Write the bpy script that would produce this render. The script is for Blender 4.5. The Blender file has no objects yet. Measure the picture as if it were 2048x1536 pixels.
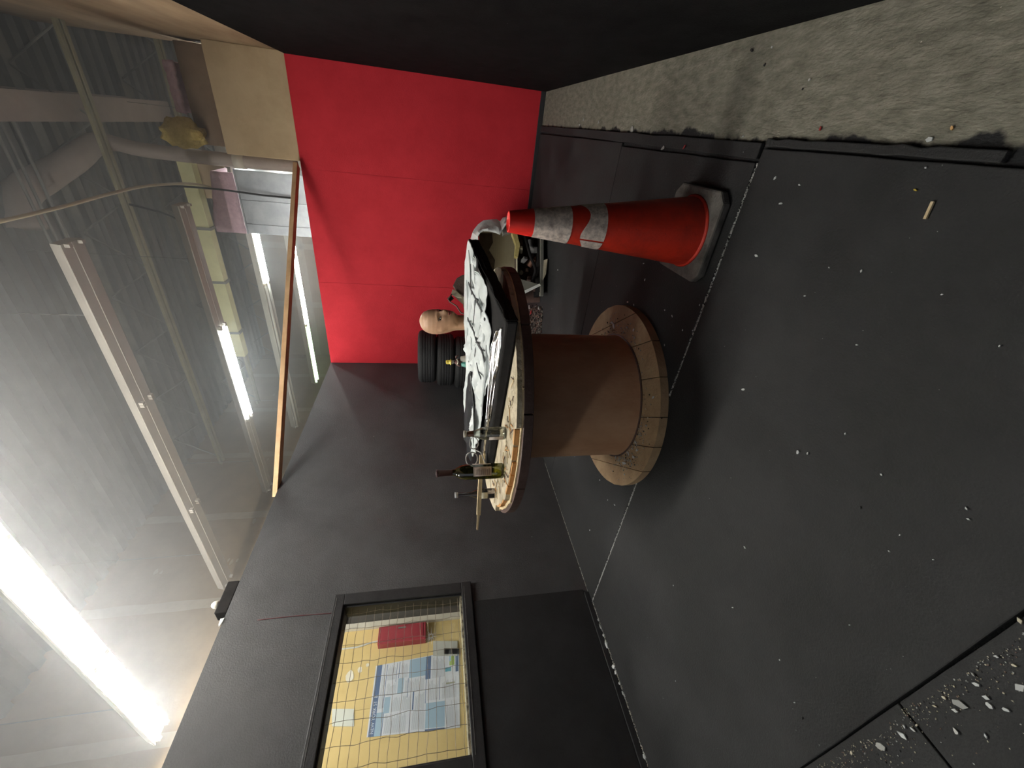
import bpy, bmesh, math, random
from mathutils import Vector, Matrix, noise as mnoise
random.seed(7)
PI = math.pi
C = bpy.context.scene.collection
SC = bpy.context.scene

# ------------------------------------------------------------------ camera
F_PX, YAW, PITCH, ROLL, H = 803.0, math.radians(32.55), math.radians(11.33), math.radians(-0.06), 1.148
FW = Vector((-math.sin(YAW)*math.cos(PITCH), math.cos(YAW)*math.cos(PITCH), -math.sin(PITCH)))
R0 = Vector((math.cos(YAW), math.sin(YAW), 0)); U0 = R0.cross(FW)
RT = R0*math.cos(ROLL)+U0*math.sin(ROLL); UP = U0*math.cos(ROLL)-R0*math.sin(ROLL)
EYE = Vector((0, 0, H))
cd = bpy.data.cameras.new('camera'); cam = bpy.data.objects.new('camera', cd); C.objects.link(cam)
cd.sensor_fit = 'HORIZONTAL'; cd.sensor_width = 36; cd.lens = 36*F_PX/2048; cd.clip_start = .02; cd.clip_end = 100
m = Matrix.Identity(4)
for i, v in enumerate((-UP, RT, -FW)):          # the phone was held on its side: the world's up is the picture's left
    for j in range(3): m[j][i] = v[j]
m.translation = EYE; cam.matrix_world = m; SC.camera = cam

# ------------------------------------------------------------------ world, exposure
w = bpy.data.worlds.new('world'); SC.world = w; w.use_nodes = True
w.node_tree.nodes['Background'].inputs[0].default_value = (.75, .78, .85, 1)
w.node_tree.nodes['Background'].inputs[1].default_value = .16
SC.view_settings.view_transform = 'Standard'; SC.view_settings.look = 'None'
SC.view_settings.gamma = 1; SC.view_settings.use_curve_mapping = False
SC.view_settings.exposure = 1.0
SC.cycles.max_bounces = 6; SC.cycles.diffuse_bounces = 3; SC.cycles.glossy_bounces = 3; SC.cycles.volume_bounces = 0; SC.cycles.transparent_max_bounces = 10
TUBE_A, TUBE_C, TUBE_DIM, TUBE_BACK = 75.0, 30.0, 4.0, 20.0        # the fluorescent tubes, emission strength
HAZE = 0.09

# ------------------------------------------------------------------ pixel helpers (photo frame 2048 x 1536)
def ray(x, y): return FW + RT*((1536-y)-768)/F_PX - UP*(x-1024)/F_PX
def atz(x, y, z=0.0): d = ray(x, y); return EYE + d*((z-H)/d.z)
def atx(x, y, X): d = ray(x, y); return EYE + d*(X/d.x)
def aty(x, y, Y): d = ray(x, y); return EYE + d*(Y/d.y)
def atd(x, y, dep): return EYE + ray(x, y)*dep                 # at a depth along the optical axis
def depth(P): return (Vector(P)-EYE).dot(FW)

# ------------------------------------------------------------------ materials
MATS = {}
def pmat(name, c1, c2=None, scale=6, rough=.7, metal=0, bump=0, bscale=80, spots=None, rough2=None, spec=.5, stretch=None,
         detail=6, emit=None, estr=0, trans=0, ior=1.45, alpha=1, contrast=(.35, .65), coat=0, spots2=None):
    if name in MATS: return MATS[name]
    mt = bpy.data.materials.new(name); mt.use_nodes = True; nt = mt.node_tree; N = nt.nodes; L = nt.links
    b = N['Principled BSDF']; b.inputs['Roughness'].default_value = rough; b.inputs['Metallic'].default_value = metal
    b.inputs['Specular IOR Level'].default_value = spec; b.inputs['IOR'].default_value = ior
    b.inputs['Transmission Weight'].default_value = trans; b.inputs['Alpha'].default_value = alpha
    b.inputs['Coat Weight'].default_value = coat
    tc = N.new('ShaderNodeTexCoord'); mp = N.new('ShaderNodeMapping'); L.new(tc.outputs['Object'], mp.inputs[0])
    if stretch: mp.inputs['Scale'].default_value = stretch
    def ramp(src, a, bb, ca, cb):
        r = N.new('ShaderNodeValToRGB'); r.color_ramp.elements[0].position = a; r.color_ramp.elements[1].position = bb
        r.color_ramp.elements[0].color = (*ca, 1); r.color_ramp.elements[1].color = (*cb, 1); L.new(src, r.inputs[0]); return r.outputs[0]
    col = None
    if c2:
        n = N.new('ShaderNodeTexNoise'); n.inputs['Scale'].default_value = scale; n.inputs['Detail'].default_value = detail
        n.inputs['Roughness'].default_value = .65
        L.new(mp.outputs[0], n.inputs[0]); col = ramp(n.outputs[0], contrast[0], contrast[1], c1, c2)
        if rough2 is not None:
            rr = N.new('ShaderNodeMapRange'); rr.inputs[1].default_value = .3; rr.inputs[2].default_value = .7
            rr.inputs[3].default_value = rough; rr.inputs[4].default_value = rough2
            L.new(n.outputs[0], rr.inputs[0]); L.new(rr.outputs[0], b.inputs['Roughness'])
    for sp in (spots, spots2):
        if sp:                                                      # (colour, scale, size)
            v = N.new('ShaderNodeTexVoronoi'); v.inputs['Scale'].default_value = sp[1]; v.inputs['Randomness'].default_value = 1
            n2 = N.new('ShaderNodeTexNoise'); n2.inputs['Scale'].default_value = sp[1]*.35; n2.inputs['Detail'].default_value = 3
            L.new(tc.outputs['Object'], v.inputs[0]); L.new(tc.outputs['Object'], n2.inputs[0])
            # fleck radius follows a noise so flecks come in all sizes and mostly vanish
            mr = N.new('ShaderNodeMapRange'); mr.inputs[1].default_value = .5; mr.inputs[2].default_value = .8
            mr.inputs[3].default_value = 0; mr.inputs[4].default_value = sp[2]; L.new(n2.outputs[0], mr.inputs[0])
            lt = N.new('ShaderNodeMath'); lt.operation = 'LESS_THAN'; L.new(v.outputs['Distance'], lt.inputs[0]); L.new(mr.outputs[0], lt.inputs[1])
            mx = N.new('ShaderNodeMixRGB'); L.new(lt.outputs[0], mx.inputs[0])
            if col is None: mx.inputs[1].default_value = (*c1, 1)
            else: L.new(col, mx.inputs[1])
            mx.inputs[2].default_value = (*sp[0], 1); col = mx.outputs[0]
    if col is None: b.inputs['Base Color'].default_value = (*c1, 1)
    else: L.new(col, b.inputs['Base Color'])
    if bump:
        n3 = N.new('ShaderNodeTexNoise'); n3.inputs['Scale'].default_value = bscale; n3.inputs['Detail'].default_value = 5
        L.new(mp.outputs[0], n3.inputs[0]); bp = N.new('ShaderNodeBump'); bp.inputs['Strength'].default_value = bump
        bp.inputs['Distance'].default_value = .01; L.new(n3.outputs[0], bp.inputs['Height']); L.new(bp.outputs[0], b.inputs['Normal'])
    if emit: b.inputs['Emission Color'].default_value = (*emit, 1); b.inputs['Emission Strength'].default_value = estr
    mt['col'] = 0
    MATS[name] = mt; return mt

BLACKWALL = pmat('black_wall_paint', (.055, .055, .058), (.080, .080, .084), 3, .5, bump=.25, bscale=120, spots=((.42, .41, .38), 8, .075), rough2=.7, stretch=(1, 1, 1))
BLACKPANEL = pmat('matte_black_panel', (.018, .018, .019), (.028, .028, .030), 4, .7, bump=.25, bscale=100, spots=((.42, .41, .38), 7, .06))
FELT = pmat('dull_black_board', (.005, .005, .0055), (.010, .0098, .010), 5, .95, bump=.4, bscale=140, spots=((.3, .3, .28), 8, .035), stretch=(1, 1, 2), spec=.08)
BLACKTRIM = pmat('black_trim_paint', (.022, .022, .024), (.032, .032, .034), 10, .5, bump=.15, bscale=90)
REDWALL = pmat('red_wall_paint', (.47, .020, .030), (.54, .026, .038), 4, .75, bump=.2, bscale=110, spots=((.16, .012, .014), 9, .05), spots2=((.75, .55, .5), 5, .035), spec=.25)
RUBBER = pmat('black_rubber', (.015, .015, .0155), (.032, .032, .033), 2.2, .68, bump=.3, bscale=160, spots=((.40, .41, .42), 14, .085), rough2=.82, spots2=((.2, .2, .2), 45, .09), spec=.35)
TAN = pmat('bare_drywall', (.25, .172, .092), (.32, .228, .128), 2.5, .85, bump=.1, bscale=40)
TANB = pmat('bulkhead_drywall', (.40, .29, .17), (.50, .375, .23), 2.5, .85, bump=.1, bscale=40)
TANBROWN = pmat('brown_drywall', (.25, .165, .095), (.42, .30, .18), 2.6, .85, stretch=(1, .35, 1.4), bump=.1)
YPAINT = pmat('yellowed_wall_paint', (.60, .45, .19), (.68, .52, .24), 1.6, .8, bump=.1, bscale=40)
JOINT = pmat('joint_compound', (.31, .25, .165), (.37, .305, .21), 8, .85)
STEEL = pmat('grey_steel', (.16, .155, .14), (.24, .235, .2), 6, .55, metal=.2)
DECK = pmat('roof_deck_paint', (.13, .125, .115), (.19, .185, .165), 2, .75)
JOISTM = pmat('yellowed_joist_paint', (.30, .27, .16), (.38, .345, .21), 7, .6)
BEIGE = pmat('beige_beam_paint', (.33, .27, .235), (.40, .335, .29), 4, .8, bump=.2)
FIXT = pmat('fixture_enamel', (.60, .56, .47), (.70, .66, .56), 3, .5)
GALV = pmat('galvanised_sheet', (.28, .295, .31), (.40, .415, .425), 7, .35, metal=.8, rough2=.5)
PINK = pmat('pink_insulation', (.55, .36, .42), (.68, .48, .52), 20, .95, bump=.6, bscale=60)
FOAM = pmat('yellow_foam', (.42, .30, .07), (.60, .45, .14), 18, .95, bump=1, bscale=40)
LUMBER = pmat('pale_lumber', (.50, .31, .16), (.66, .43, .24), 5, .7, stretch=(1, 1, 1), bump=.1)
YBOARD = pmat('pale_yellow_board', (.60, .57, .30), (.70, .67, .36), 5, .7)
def tube_mat(n, c, s): return pmat(n, (.85, .85, .85), rough=.4, emit=c, estr=s)
T_A = tube_mat('tube_bright', (1, .985, .93), TUBE_A); T_C = tube_mat('tube_lit', (.93, 1, .98), TUBE_C)
T_B = tube_mat('tube_back', (1, .98, .93), TUBE_BACK)
T_D = tube_mat('tube_dim_green', (.55, .95, .5), TUBE_DIM); T_OFF = pmat('tube_off', (.7, .7, .62), rough=.3)

# ------------------------------------------------------------------ mesh helpers
ORG = {}
class MB:
    def __init__(s): s.v = []; s.f = []; s.m = []
    def add(s, vs, fs, mi=0):
        o = len(s.v); s.v += [Vector(v) for v in vs]; s.f += [[i+o for i in f] for f in fs]; s.m += [mi]*len(fs); return s
    def box(s, a, b, mi=0):
        x0, y0, z0 = a; x1, y1, z1 = b
        return s.add([(x0,y0,z0),(x1,y0,z0),(x1,y1,z0),(x0,y1,z0),(x0,y0,z1),(x1,y0,z1),(x1,y1,z1),(x0,y1,z1)],
                     [(0,3,2,1),(4,5,6,7),(0,1,5,4),(1,2,6,5),(2,3,7,6),(3,0,4,7)], mi)
    def obox(s, c, ex, ey, ez, mi=0):                              # oriented box: centre and three half-vectors
        c, ex, ey, ez = map(Vector, (c, ex, ey, ez)); vs = []
        for k in (-1, 1):
            for a, b in ((-1,-1),(1,-1),(1,1),(-1,1)): vs.append(c+ex*a+ey*b+ez*k)
        return s.add(vs, [(0,3,2,1),(4,5,6,7),(0,1,5,4),(1,2,6,5),(2,3,7,6),(3,0,4,7)], mi)
    def bar(s, p, q, wd, hh, up=(0,0,1), mi=0):
        p, q = Vector(p), Vector(q); d = (q-p).normalized(); u = Vector(up); sd = d.cross(u).normalized(); u = sd.cross(d)
        return s.obox((p+q)/2, (q-p)/2, sd*wd/2, u*hh/2, mi)
    def tube(s, pts, r, n=8, mi=0, caps=True):
        pts = [Vector(p) for p in pts]; rs = r if isinstance(r, (list, tuple)) else [r]*len(pts)
        o = len(s.v); prev = None
        for i, p in enumerate(pts):
            d = (pts[min(i+1, len(pts)-1)]-pts[max(i-1, 0)]).normalized()
            if prev is None:
                a = Vector((0,0,1)) if abs(d.z) < .9 else Vector((1,0,0)); prev = d.cross(a).normalized()
            prev = (prev-d*prev.dot(d)).normalized(); b = d.cross(prev)
            for k in range(n):
                t = 2*PI*k/n; s.v.append(p+(prev*math.cos(t)+b*math.sin(t))*rs[i])
        for i in range(len(pts)-1):
            for k in range(n):
                k2 = (k+1) % n; s.f.append([o+i*n+k, o+i*n+k2, o+(i+1)*n+k2, o+(i+1)*n+k]); s.m.append(mi)
        if caps:
            s.f.append([o+k for k in range(n)][::-1]); s.f.append([o+(len(pts)-1)*n+k for k in range(n)]); s.m += [mi, mi]
        return s
    def lathe(s, prof, c=(0,0,0), n=32, mi=0, axis=None):          # prof: (r, z) bottom to top
        o = len(s.v); c = Vector(c); M = axis or Matrix.Identity(3)
        for r, z in prof:
            for k in range(n):
                t = 2*PI*k/n; s.v.append(c+M@Vector((r*math.cos(t), r*math.sin(t), z)))
        for i in range(len(prof)-1):
            for k in range(n):
                k2 = (k+1) % n; s.f.append([o+i*n+k, o+i*n+k2, o+(i+1)*n+k2, o+(i+1)*n+k]); s.m.append(mi)
        if prof[0][0] > 1e-4: s.f.append([o+k for k in range(n)][::-1]); s.m.append(mi)
        if prof[-1][0] > 1e-4: s.f.append([o+(len(prof)-1)*n+k for k in range(n)]); s.m.append(mi)
        return s
    def prism(s, poly, ext, mi=0):                                 # 3D polygon swept by a vector
        p = [Vector(q) for q in poly]; e = Vector(ext); n = len(p)
        nn = Vector((0,0,0))
        for i in range(n): nn += p[i].cross(p[(i+1) % n])
        if nn.dot(e) > 0: p = p[::-1]
        return s.add(p+[q+e for q in p], [list(range(n)), list(range(n, 2*n))[::-1]]+[[i, i+n, (i+1) % n+n, (i+1) % n] for i in range(n)], mi)
    def grid(s, fn, nu, nv, mi=0, thick=None):
        o = len(s.v)
        for i in range(nu+1):
            for j in range(nv+1): s.v.append(Vector(fn(i/nu, j/nv)))
        for i in range(nu):
            for j in range(nv):
                a = o+i*(nv+1)+j; s.f.append([a, a+nv+1, a+nv+2, a+1]); s.m.append(mi)
        return s
    def build(s, name, mats, parent=None, smooth=False, bevel=0, solid=0, angle=None):
        org = ORG.get(parent.name, Vector((0,0,0))) if parent else Vector((0,0,0))
        me = bpy.data.meshes.new(name); me.from_pydata([v-org for v in s.v], [], s.f)
        if not isinstance(mats, (list, tuple)): mats = [mats]
        for mt in mats: me.materials.append(mt)
        for p, mi in zip(me.polygons, s.m): p.material_index = mi
        me.validate(); me.update()
        o = bpy.data.objects.new(name, me); C.objects.link(o)
        if parent: o.parent = parent
        ORG[o.name] = org
        if smooth or angle:
            for p in me.polygons: p.use_smooth = True
            if angle: me.set_sharp_from_angle(angle=math.radians(angle))
        if solid:
            md = o.modifiers.new('thick', 'SOLIDIFY'); md.thickness = solid; md.offset = -1
        if bevel:
            md = o.modifiers.new('bevel', 'BEVEL'); md.width = bevel; md.segments = 2; md.limit_method = 'ANGLE'
        return o
def tag(o, label=None, cat=None, group=None, kind=None):
    if label: o['label'] = label
    if cat: o['category'] = cat
    if group: o['group'] = group
    if kind: o['kind'] = kind
    return o
def thing(name, loc, label=None, cat=None, group=None, kind=None):
    o = bpy.data.objects.new(name, None); C.objects.link(o); o.location = loc; o.empty_display_size = .1
    ORG[o.name] = Vector(loc); return tag(o, label, cat, group, kind)
def cpy(o, parent=None):
    c = o.copy(); C.objects.link(c); c.parent = parent
    for ch in list(o.children): cpy(ch, c)
    return c
def rnd(a, b): return random.uniform(a, b)
def smoothp(P, n=5):
    out = []
    for i in range(len(P)-1):
        p0, p1, p2, p3 = P[max(0, i-1)], P[i], P[i+1], P[min(len(P)-1, i+2)]
        for k in range(n):
            t_ = k/n; out.append(.5*((2*p1)+(p2-p0)*t_+(2*p0-5*p1+4*p2-p3)*t_*t_+(3*p1-p0-3*p2+p3)*t_**3))
    return out+[P[-1]]
def nz(x, y=0, z=0): return mnoise.noise(Vector((x, y, z)))

XL, XR, YB, WH = -2.81, .389, 4.93, 2.45        # partition planes and height
SEAM_A, SEAM_B = -1.72, -.53                    # joints between the red sheets
XO = -4.70                                      # the building's own outer wall
ZD = 4.75                                       # underside of the roof deck

# =================================================================== STRUCTURE
# concrete slab with a black over-painted border along the mats
def floor_mat():
    mt = pmat('stained_concrete', (.10, .094, .070), (.29, .275, .22), 16, .85, bump=.6, bscale=60, spots=((.40, .37, .30), 22, .16), spots2=((.05, .045, .04), 6, .07), contrast=(.28, .78), detail=14, stretch=(2.2, .8, 1))
    nt = mt.node_tree; N, L = nt.nodes, nt.links; b = N['Principled BSDF']
    src = b.inputs['Base Color'].links[0].from_socket
    tc = [n for n in N if n.type == 'TEX_COORD'][0]; sx = N.new('ShaderNodeSeparateXYZ'); L.new(tc.outputs['Object'], sx.inputs[0])
    nn = N.new('ShaderNodeTexNoise'); nn.inputs['Scale'].default_value = 7; nn.inputs['Detail'].default_value = 8; L.new(tc.outputs['Object'], nn.inputs[0])
    mr = N.new('ShaderNodeMapRange'); mr.inputs[1].default_value = .3; mr.inputs[2].default_value = .7; mr.inputs[3].default_value = .03; mr.inputs[4].default_value = .115
    L.new(nn.outputs[0], mr.inputs[0])
    sub = N.new('ShaderNodeMath'); sub.operation = 'SUBTRACT'; L.new(sx.outputs[0], sub.inputs[0]); L.new(mr.outputs[0], sub.inputs[1])
    ss = N.new('ShaderNodeMapRange'); ss.inputs[1].default_value = -.004; ss.inputs[2].default_value = .012; L.new(sub.outputs[0], ss.inputs[0])
    g = N.new('ShaderNodeMath'); g.operation = 'GREATER_THAN'; g.inputs[1].default_value = XL; L.new(sx.outputs[0], g.inputs[0])   # paint only inside the room
    inv = N.new('ShaderNodeMath'); inv.operation = 'SUBTRACT'; inv.inputs[0].default_value = 1; L.new(ss.outputs[0], inv.inputs[1])
    k = N.new('ShaderNodeMath'); k.operation = 'MULTIPLY'; L.new(inv.outputs[0], k.inputs[0]); L.new(g.outputs[0], k.inputs[1])
    mx = N.new('ShaderNodeMixRGB'); L.new(k.outputs[0], mx.inputs[0]); L.new(src, mx.inputs[1]); mx.inputs[2].default_value = (.012, .012, .013, 1)
    L.new(mx.outputs[0], b.inputs['Base Color']); return mt
CONC = floor_mat()
tag(MB().box((-5, -5, -.2), (5, 15, 0)).build('floor', CONC), kind='structure')

# left partition with the window opening
WY0, WY1, WZ0, WZ1 = .73, 1.62, .94, 1.73
TH = .12
wl = MB()
wl.box((XL-TH, -4, 0), (XL, WY0, WH)).box((XL-TH, WY1, 0), (XL, YB+.1, WH)).box((XL-TH, WY0, 0), (XL, WY1, WZ0)).box((XL-TH, WY0, WZ1), (XL, WY1, WH))
WL = tag(wl.build('wall_left', BLACKWALL), kind='structure')
MB().box((XL, -4, .05), (XL+.012, 1.555, .865)).build('lower_panel', BLACKPANEL, WL, bevel=.003)
tag(MB().box((XL, -4, 0), (XL+.02, 1.53, .05)).build('baseboard_left', BLACKTRIM, bevel=.004), kind='structure')
# red back partition, its dark baseboard, right partition
WB = tag(MB().box((XL-TH, YB+.006, 0), (XR, YB+.1, WH)).build('wall_back', REDWALL), kind='structure')
for xa, xb in ((XL, SEAM_A), (SEAM_A, SEAM_B), (SEAM_B, XR)): MB().box((xa+.0012, YB, 0), (xb-.0012, YB+.006, WH)).build('plywood_sheet', REDWALL, WB)
tag(MB().box((XL, YB-.014, 0), (XR, YB, .05)).build('baseboard_back', BLACKTRIM, bevel=.003), kind='structure')
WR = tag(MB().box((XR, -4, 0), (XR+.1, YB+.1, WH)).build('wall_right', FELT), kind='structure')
# brown drywall rising above the right partition, and the boxed bulkhead above the red wall
tag(MB().box((XR+.02, -4, WH), (XR+.12, 5.62, ZD)).build('wall_upper_right', TANBROWN), kind='structure')
tag(MB().box((-.47, YB+.015, WH), (XR+.02, 5.45, 3.12)).build('wall_bulkhead', TANB, bevel=.008), kind='structure')
# the building's outer wall: bare drywall sheets with filled joints
WO = thing('wall_outer', (XO, 4, 0), kind='structure')
MB().box((XO-.15, -5, 0), (XO-.014, 15, ZD+.2)).build('studs', TANBROWN, WO)
y0s = 5.3-1.2*8
for k in range(16):
    a = y0s+1.2*k
    for z0, z1 in ((0, 2.4), (2.403, ZD+.2)):
        MB().box((XO-.014, a+.001, z0), (XO, a+1.199, z1)).build('drywall_sheet', YPAINT if z0 == 0 else TAN, WO)
    j = MB(); zz = [0, 1.2, 2.4, 3.6, ZD]
    def jt(u, v, a=a): return (XO+.0015, a-.055+.11*u+.012*nz(v*9, a, u*3), 2.42+v*(ZD-2.42))
    j.grid(jt, 2, 24).build('joint_fill', JOINT, WO)
def jh(u, v): return (XO+.0014, -4+18*v, 2.34+.12*u+.015*nz(v*30, u*2))
MB().grid(jh, 2, 60).build('joint_fill', JOINT, WO)
for k in range(34):                                                    # filled screw dimples
    yy, z = 2.2+rnd(0, 9.5), rnd(2.6, 4.4); r = rnd(.02, .05)
    MB().prism([(XO, yy+r*rnd(.7,1.2)*math.cos(t), z+r*.5*rnd(.7,1.2)*math.sin(t)) for t in [2*PI*i/8 for i in range(8)]], (.0018, 0, 0)).build('spackle_dab', JOINT, WO)
WF = thing('wall_far_back', (-2, 8.6, 0), kind='structure')
for k in range(5):
    a = XO+1.2*k
    MB().box((a+.001, 8.6, 0), (a+1.199, 8.7, ZD+.05)).build('drywall_sheet', TAN, WF)
    if k: MB().grid(lambda u, v: (a-.055+.11*u+.012*nz(v*9, a, u*3), 8.5985, ZD*v), 2, 24).build('joint_fill', JOINT, WF)
MB().grid(lambda u, v: (XO+6*v, 8.5985, 3.6+.11*u+.015*nz(v*20, u*2)), 2, 40).build('joint_fill', JOINT, WF)
# corrugated roof deck
dk = MB(); pts = []; y = -3.0
while y < 8.6:
    pts += [(y, ZD), (y+.09, ZD), (y+.11, ZD+.05), (y+.16, ZD+.05)]; y += .18
vs = [(x, yy, z) for x in (-4.85, 4.5) for yy, z in pts]; n = len(pts)
dk.add(vs, [(i, i+1, n+i+1, n+i) for i in range(n-1)])
tag(dk.build('ceiling', DECK), kind='structure')

# ------------------------------------------------------------------ window
WN = thing('window_1', (XL, (WY0+WY1)/2, WZ0), kind='structure')
def trim(a, b, mat=BLACKTRIM, n='frame_board'): return MB().box(a, b).build(n, mat, WN, bevel=.004)
t = .075
trim((XL, WY0-t, WZ1), (XL+.022, WY1+t, WZ1+.065)); trim((XL, WY0-t, WZ0-.07), (XL+.026, WY1+t, WZ0))
trim((XL, WY1, WZ0), (XL+.022, WY1+t, WZ1)); trim((XL, WY0-t, WZ0), (XL+.022, WY0, WZ1))
for a, b in (((XL-TH, WY0, WZ0), (XL, WY0+.012, WZ1)), ((XL-TH, WY1-.012, WZ0), (XL, WY1, WZ1)), ((XL-TH, WY0+.012, WZ1-.012), (XL, WY1-.012, WZ1))):
    trim(a, b, BLACKTRIM, 'jamb_liner')
SILL = pmat('chipped_sill', (.42, .38, .26), (.10, .09, .07), 30, .7, contrast=(.42, .6))
tag(MB().box((XL-TH, WY0+.012, WZ0), (XL-.004, WY1-.012, WZ0+.012)).build('sill', SILL, WN), label='chipped cream window sill')
SCUFF = pmat('scuffed_edge', (.20, .195, .19), (.10, .1, .1), 60, .7)
tag(MB().bar((XL+.023, WY0-t, WZ1+.05), (XL+.023, WY1+.05, WZ1+.05), .002, .0025).bar((XL+.027, WY0, WZ0-.018), (XL+.027, WY1+.04, WZ0-.018), .002, .003).build('scuff_line', SCUFF, WN))
gm = bpy.data.materials.new('window_glass'); gm.use_nodes = True; nt = gm.node_tree; nt.nodes.clear()
o_ = nt.nodes.new('ShaderNodeOutputMaterial'); mx = nt.nodes.new('ShaderNodeMixShader'); tr = nt.nodes.new('ShaderNodeBsdfTransparent'); gl = nt.nodes.new('ShaderNodeBsdfGlossy')
gl.inputs['Roughness'].default_value = .04; tr.inputs[0].default_value = (.95, .96, .95, 1); mx.inputs[0].default_value = .05
nt.links.new(tr.outputs[0], mx.inputs[1]); nt.links.new(gl.outputs[0], mx.inputs[2]); nt.links.new(mx.outputs[0], o_.inputs[0])
MB().box((XL-.075, WY0+.012, WZ0+.012), (XL-.071, WY1-.012, WZ1-.012)).build('pane', gm, WN)
WIRE = pmat('rusty_wire', (.14, .12, .09), (.26, .22, .17), 40, .6, metal=.3)
wr = MB()
for k in range(16):
    z = WZ0+.03+k*.0505
    wr.tube([(XL-.03+.004*nz(i*.7, k), WY0+.012+(WY1-WY0-.024)*i/14, z+.010*nz(i*.5, k*3.1)) for i in range(15)], .0013, 4)
for k in range(9):
    y = WY0+.05+k*.1
    wr.tube([(XL-.028+.004*nz(i*.7, k+40), y+.014*nz(i*.6, k*2.3+9), WZ0+.012+(WZ1-WZ0-.024)*i/14) for i in range(15)], .0013, 4)
wr.build('wire_mesh', WIRE, WN)
hp = atx(862, 1272, XL-.07); ck = MB()
CRK = pmat('crack_white', (.6, .6, .58), rough=.5)
for k in range(17):
    a = 2*PI*k/17+rnd(-.2, .2); l = rnd(.02, .06)
    p1 = hp+Vector((0, math.cos(a), math.sin(a)))*.012; p2 = hp+Vector((0, math.cos(a), math.sin(a)))*l
    ck.tube([p1, p2], [.0016, .0003], 4)
ck.tube([hp+Vector((0, .012*math.cos(2*PI*i/12), .012*math.sin(2*PI*i/12))) for i in range(13)], .0018, 4)
tag(ck.build('crack_star', CRK, WN), label='white star-shaped crack around a hole')

# ------------------------------------------------------------------ doorway frame on the outer wall, seen through the window
D1 = thing('door_1', (XO, 2.8, 0), kind='structure')
PALE = pmat('pale_jamb', (.5, .46, .38), (.58, .53, .44), 6, .6)
MB().box((XO, 2.42, 0), (XO+.05, 2.48, 2.12)).box((XO, 3.32, 0), (XO+.05, 3.38, 2.12)).box((XO, 2.48, 2.06), (XO+.05, 3.32, 2.12)).build('door_frame', PALE, D1, bevel=.004)
DL = MB().box((XO, 2.48, 0), (XO+.02, 3.32, 2.06)).build('door_leaf', pmat('dark_door', (.05, .045, .04), (.08, .07, .06), 5, .6), D1)
MB().lathe([(.012, 0), (.012, .03), (.028, .045), (.028, .07), (.01, .08)], (XO+.02, 3.24, 1.0), 14, axis=Matrix.Rotation(PI/2, 3, 'Y')).build('door_knob', STEEL, DL, smooth=True)

# =================================================================== RUBBER MATS
def mat_piece(x0, x1, y0, y1, label, wob=.004, th=.014):
    mb = MB(); n = 14; low = []
    for i in range(n): low.append((x0+(x1-x0)*i/n, y0+wob*nz(i*.8, y0*7)))
    for i in range(n): low.append((x1+wob*nz(i*.7, x1*5+3), y0+(y1-y0)*i/n))
    for i in range(n): low.append((x1+(x0-x1)*i/n, y1+wob*nz(i*.8, y1*7+1)))
    for i in range(n): low.append((x0, y1+(y0-y1)*i/n))
    mb.prism([(a, b, .0005) for a, b in low], (0, 0, th))
    return tag(mb.build('rubber_mat', RUBBER, bevel=.003), label, 'floor mat', 'black rubber mats covering the floor')
S1, S2, S3 = .242, 1.457, 2.682
mat_piece(XL+.022, .045, S1+.002, S2-.007, 'large black rubber floor mat between the cable spool and the shard-strewn mats')
mat_piece(XL+.003, .0, S2+.007, S3-.002, 'black rubber floor mat lying under the cable spool and the traffic cone')
mat_piece(XL+.003, .02, S3+.003, YB-.02, 'black rubber floor mat at the foot of the red wall under the tires')
mat_piece(XL+.022, -1.098, -1.5, S1-.003, 'dark rubber mat strewn with shards, nearer the window wall', .002, .010)
mat_piece(-1.092, .045, -1.5, S1-.003, 'dark rubber mat strewn with shards, nearer the bare concrete', .002, .010)
def strip(x0, x1, y0, y1, label, dx=0):
    n = 16; L_ = [(x0+dx*i/n+.004*nz(i*.9, 3), y0+(y1-y0)*i/n) for i in range(n+1)]; R_ = [(x1+dx*i/n+.006*nz(i*.9, 8), y0+(y1-y0)*i/n) for i in range(n+1)]
    mb = MB(); mb.prism([(a, b, .0005) for a, b in L_]+[(a, b, .0005) for a, b in R_[::-1]], (0, 0, .016))
    return tag(mb.build('rubber_strip', RUBBER, bevel=.003), label, 'floor strip')
strip(.012, .062, S2+.01, YB-.03, 'narrow black rubber strip along the concrete, running back to the red wall', .03)
strip(.052, .075, .75, S2-.01, 'thin black rubber edging strip along the large front mat')

# =================================================================== CABLE SPOOL
SX, SY = -1.301, 1.913
WOODB = pmat('raw_spool_wood', (.38, .25, .14), (.52, .36, .21), 9, .8, stretch=(1, 1, 1), bump=.3, bscale=60, spots=((.035, .022, .014), 30, .22), spots2=((.10, .07, .05), 9, .2))
WOODT = pmat('splintered_pale_wood', (.40, .33, .22), (.62, .54, .40), 16, .85, bump=.9, bscale=50, spots=((.06, .045, .03), 26, .17), spots2=((.5, .08, .05), 9, .05))
ORWOOD = pmat('fresh_orange_wood', (.52, .24, .075), (.66, .36, .14), 12, .7, bump=.3)
CREAM = pmat('split_cream_wood', (.62, .48, .28), (.74, .60, .38), 20, .8, bump=.4)
RIM = pmat('dark_brown_rim', (.075, .044, .037), (.13, .078, .065), 8, .5, bump=.2, bscale=50)
DRUM = pmat('brown_fibre_drum', (.42, .225, .125), (.55, .325, .195), 5, .62, stretch=(1, 1, .5), bump=.15, bscale=60, spots=((.07, .032, .018), 14, .07))
LZ0, LZ1, RB, RD = .0155, .060, .545, .363
SPO = thing('cable_spool', (SX, SY, LZ0), 'large wooden cable spool with brown drum standing on its side flange as a table', 'cable spool')
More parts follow.
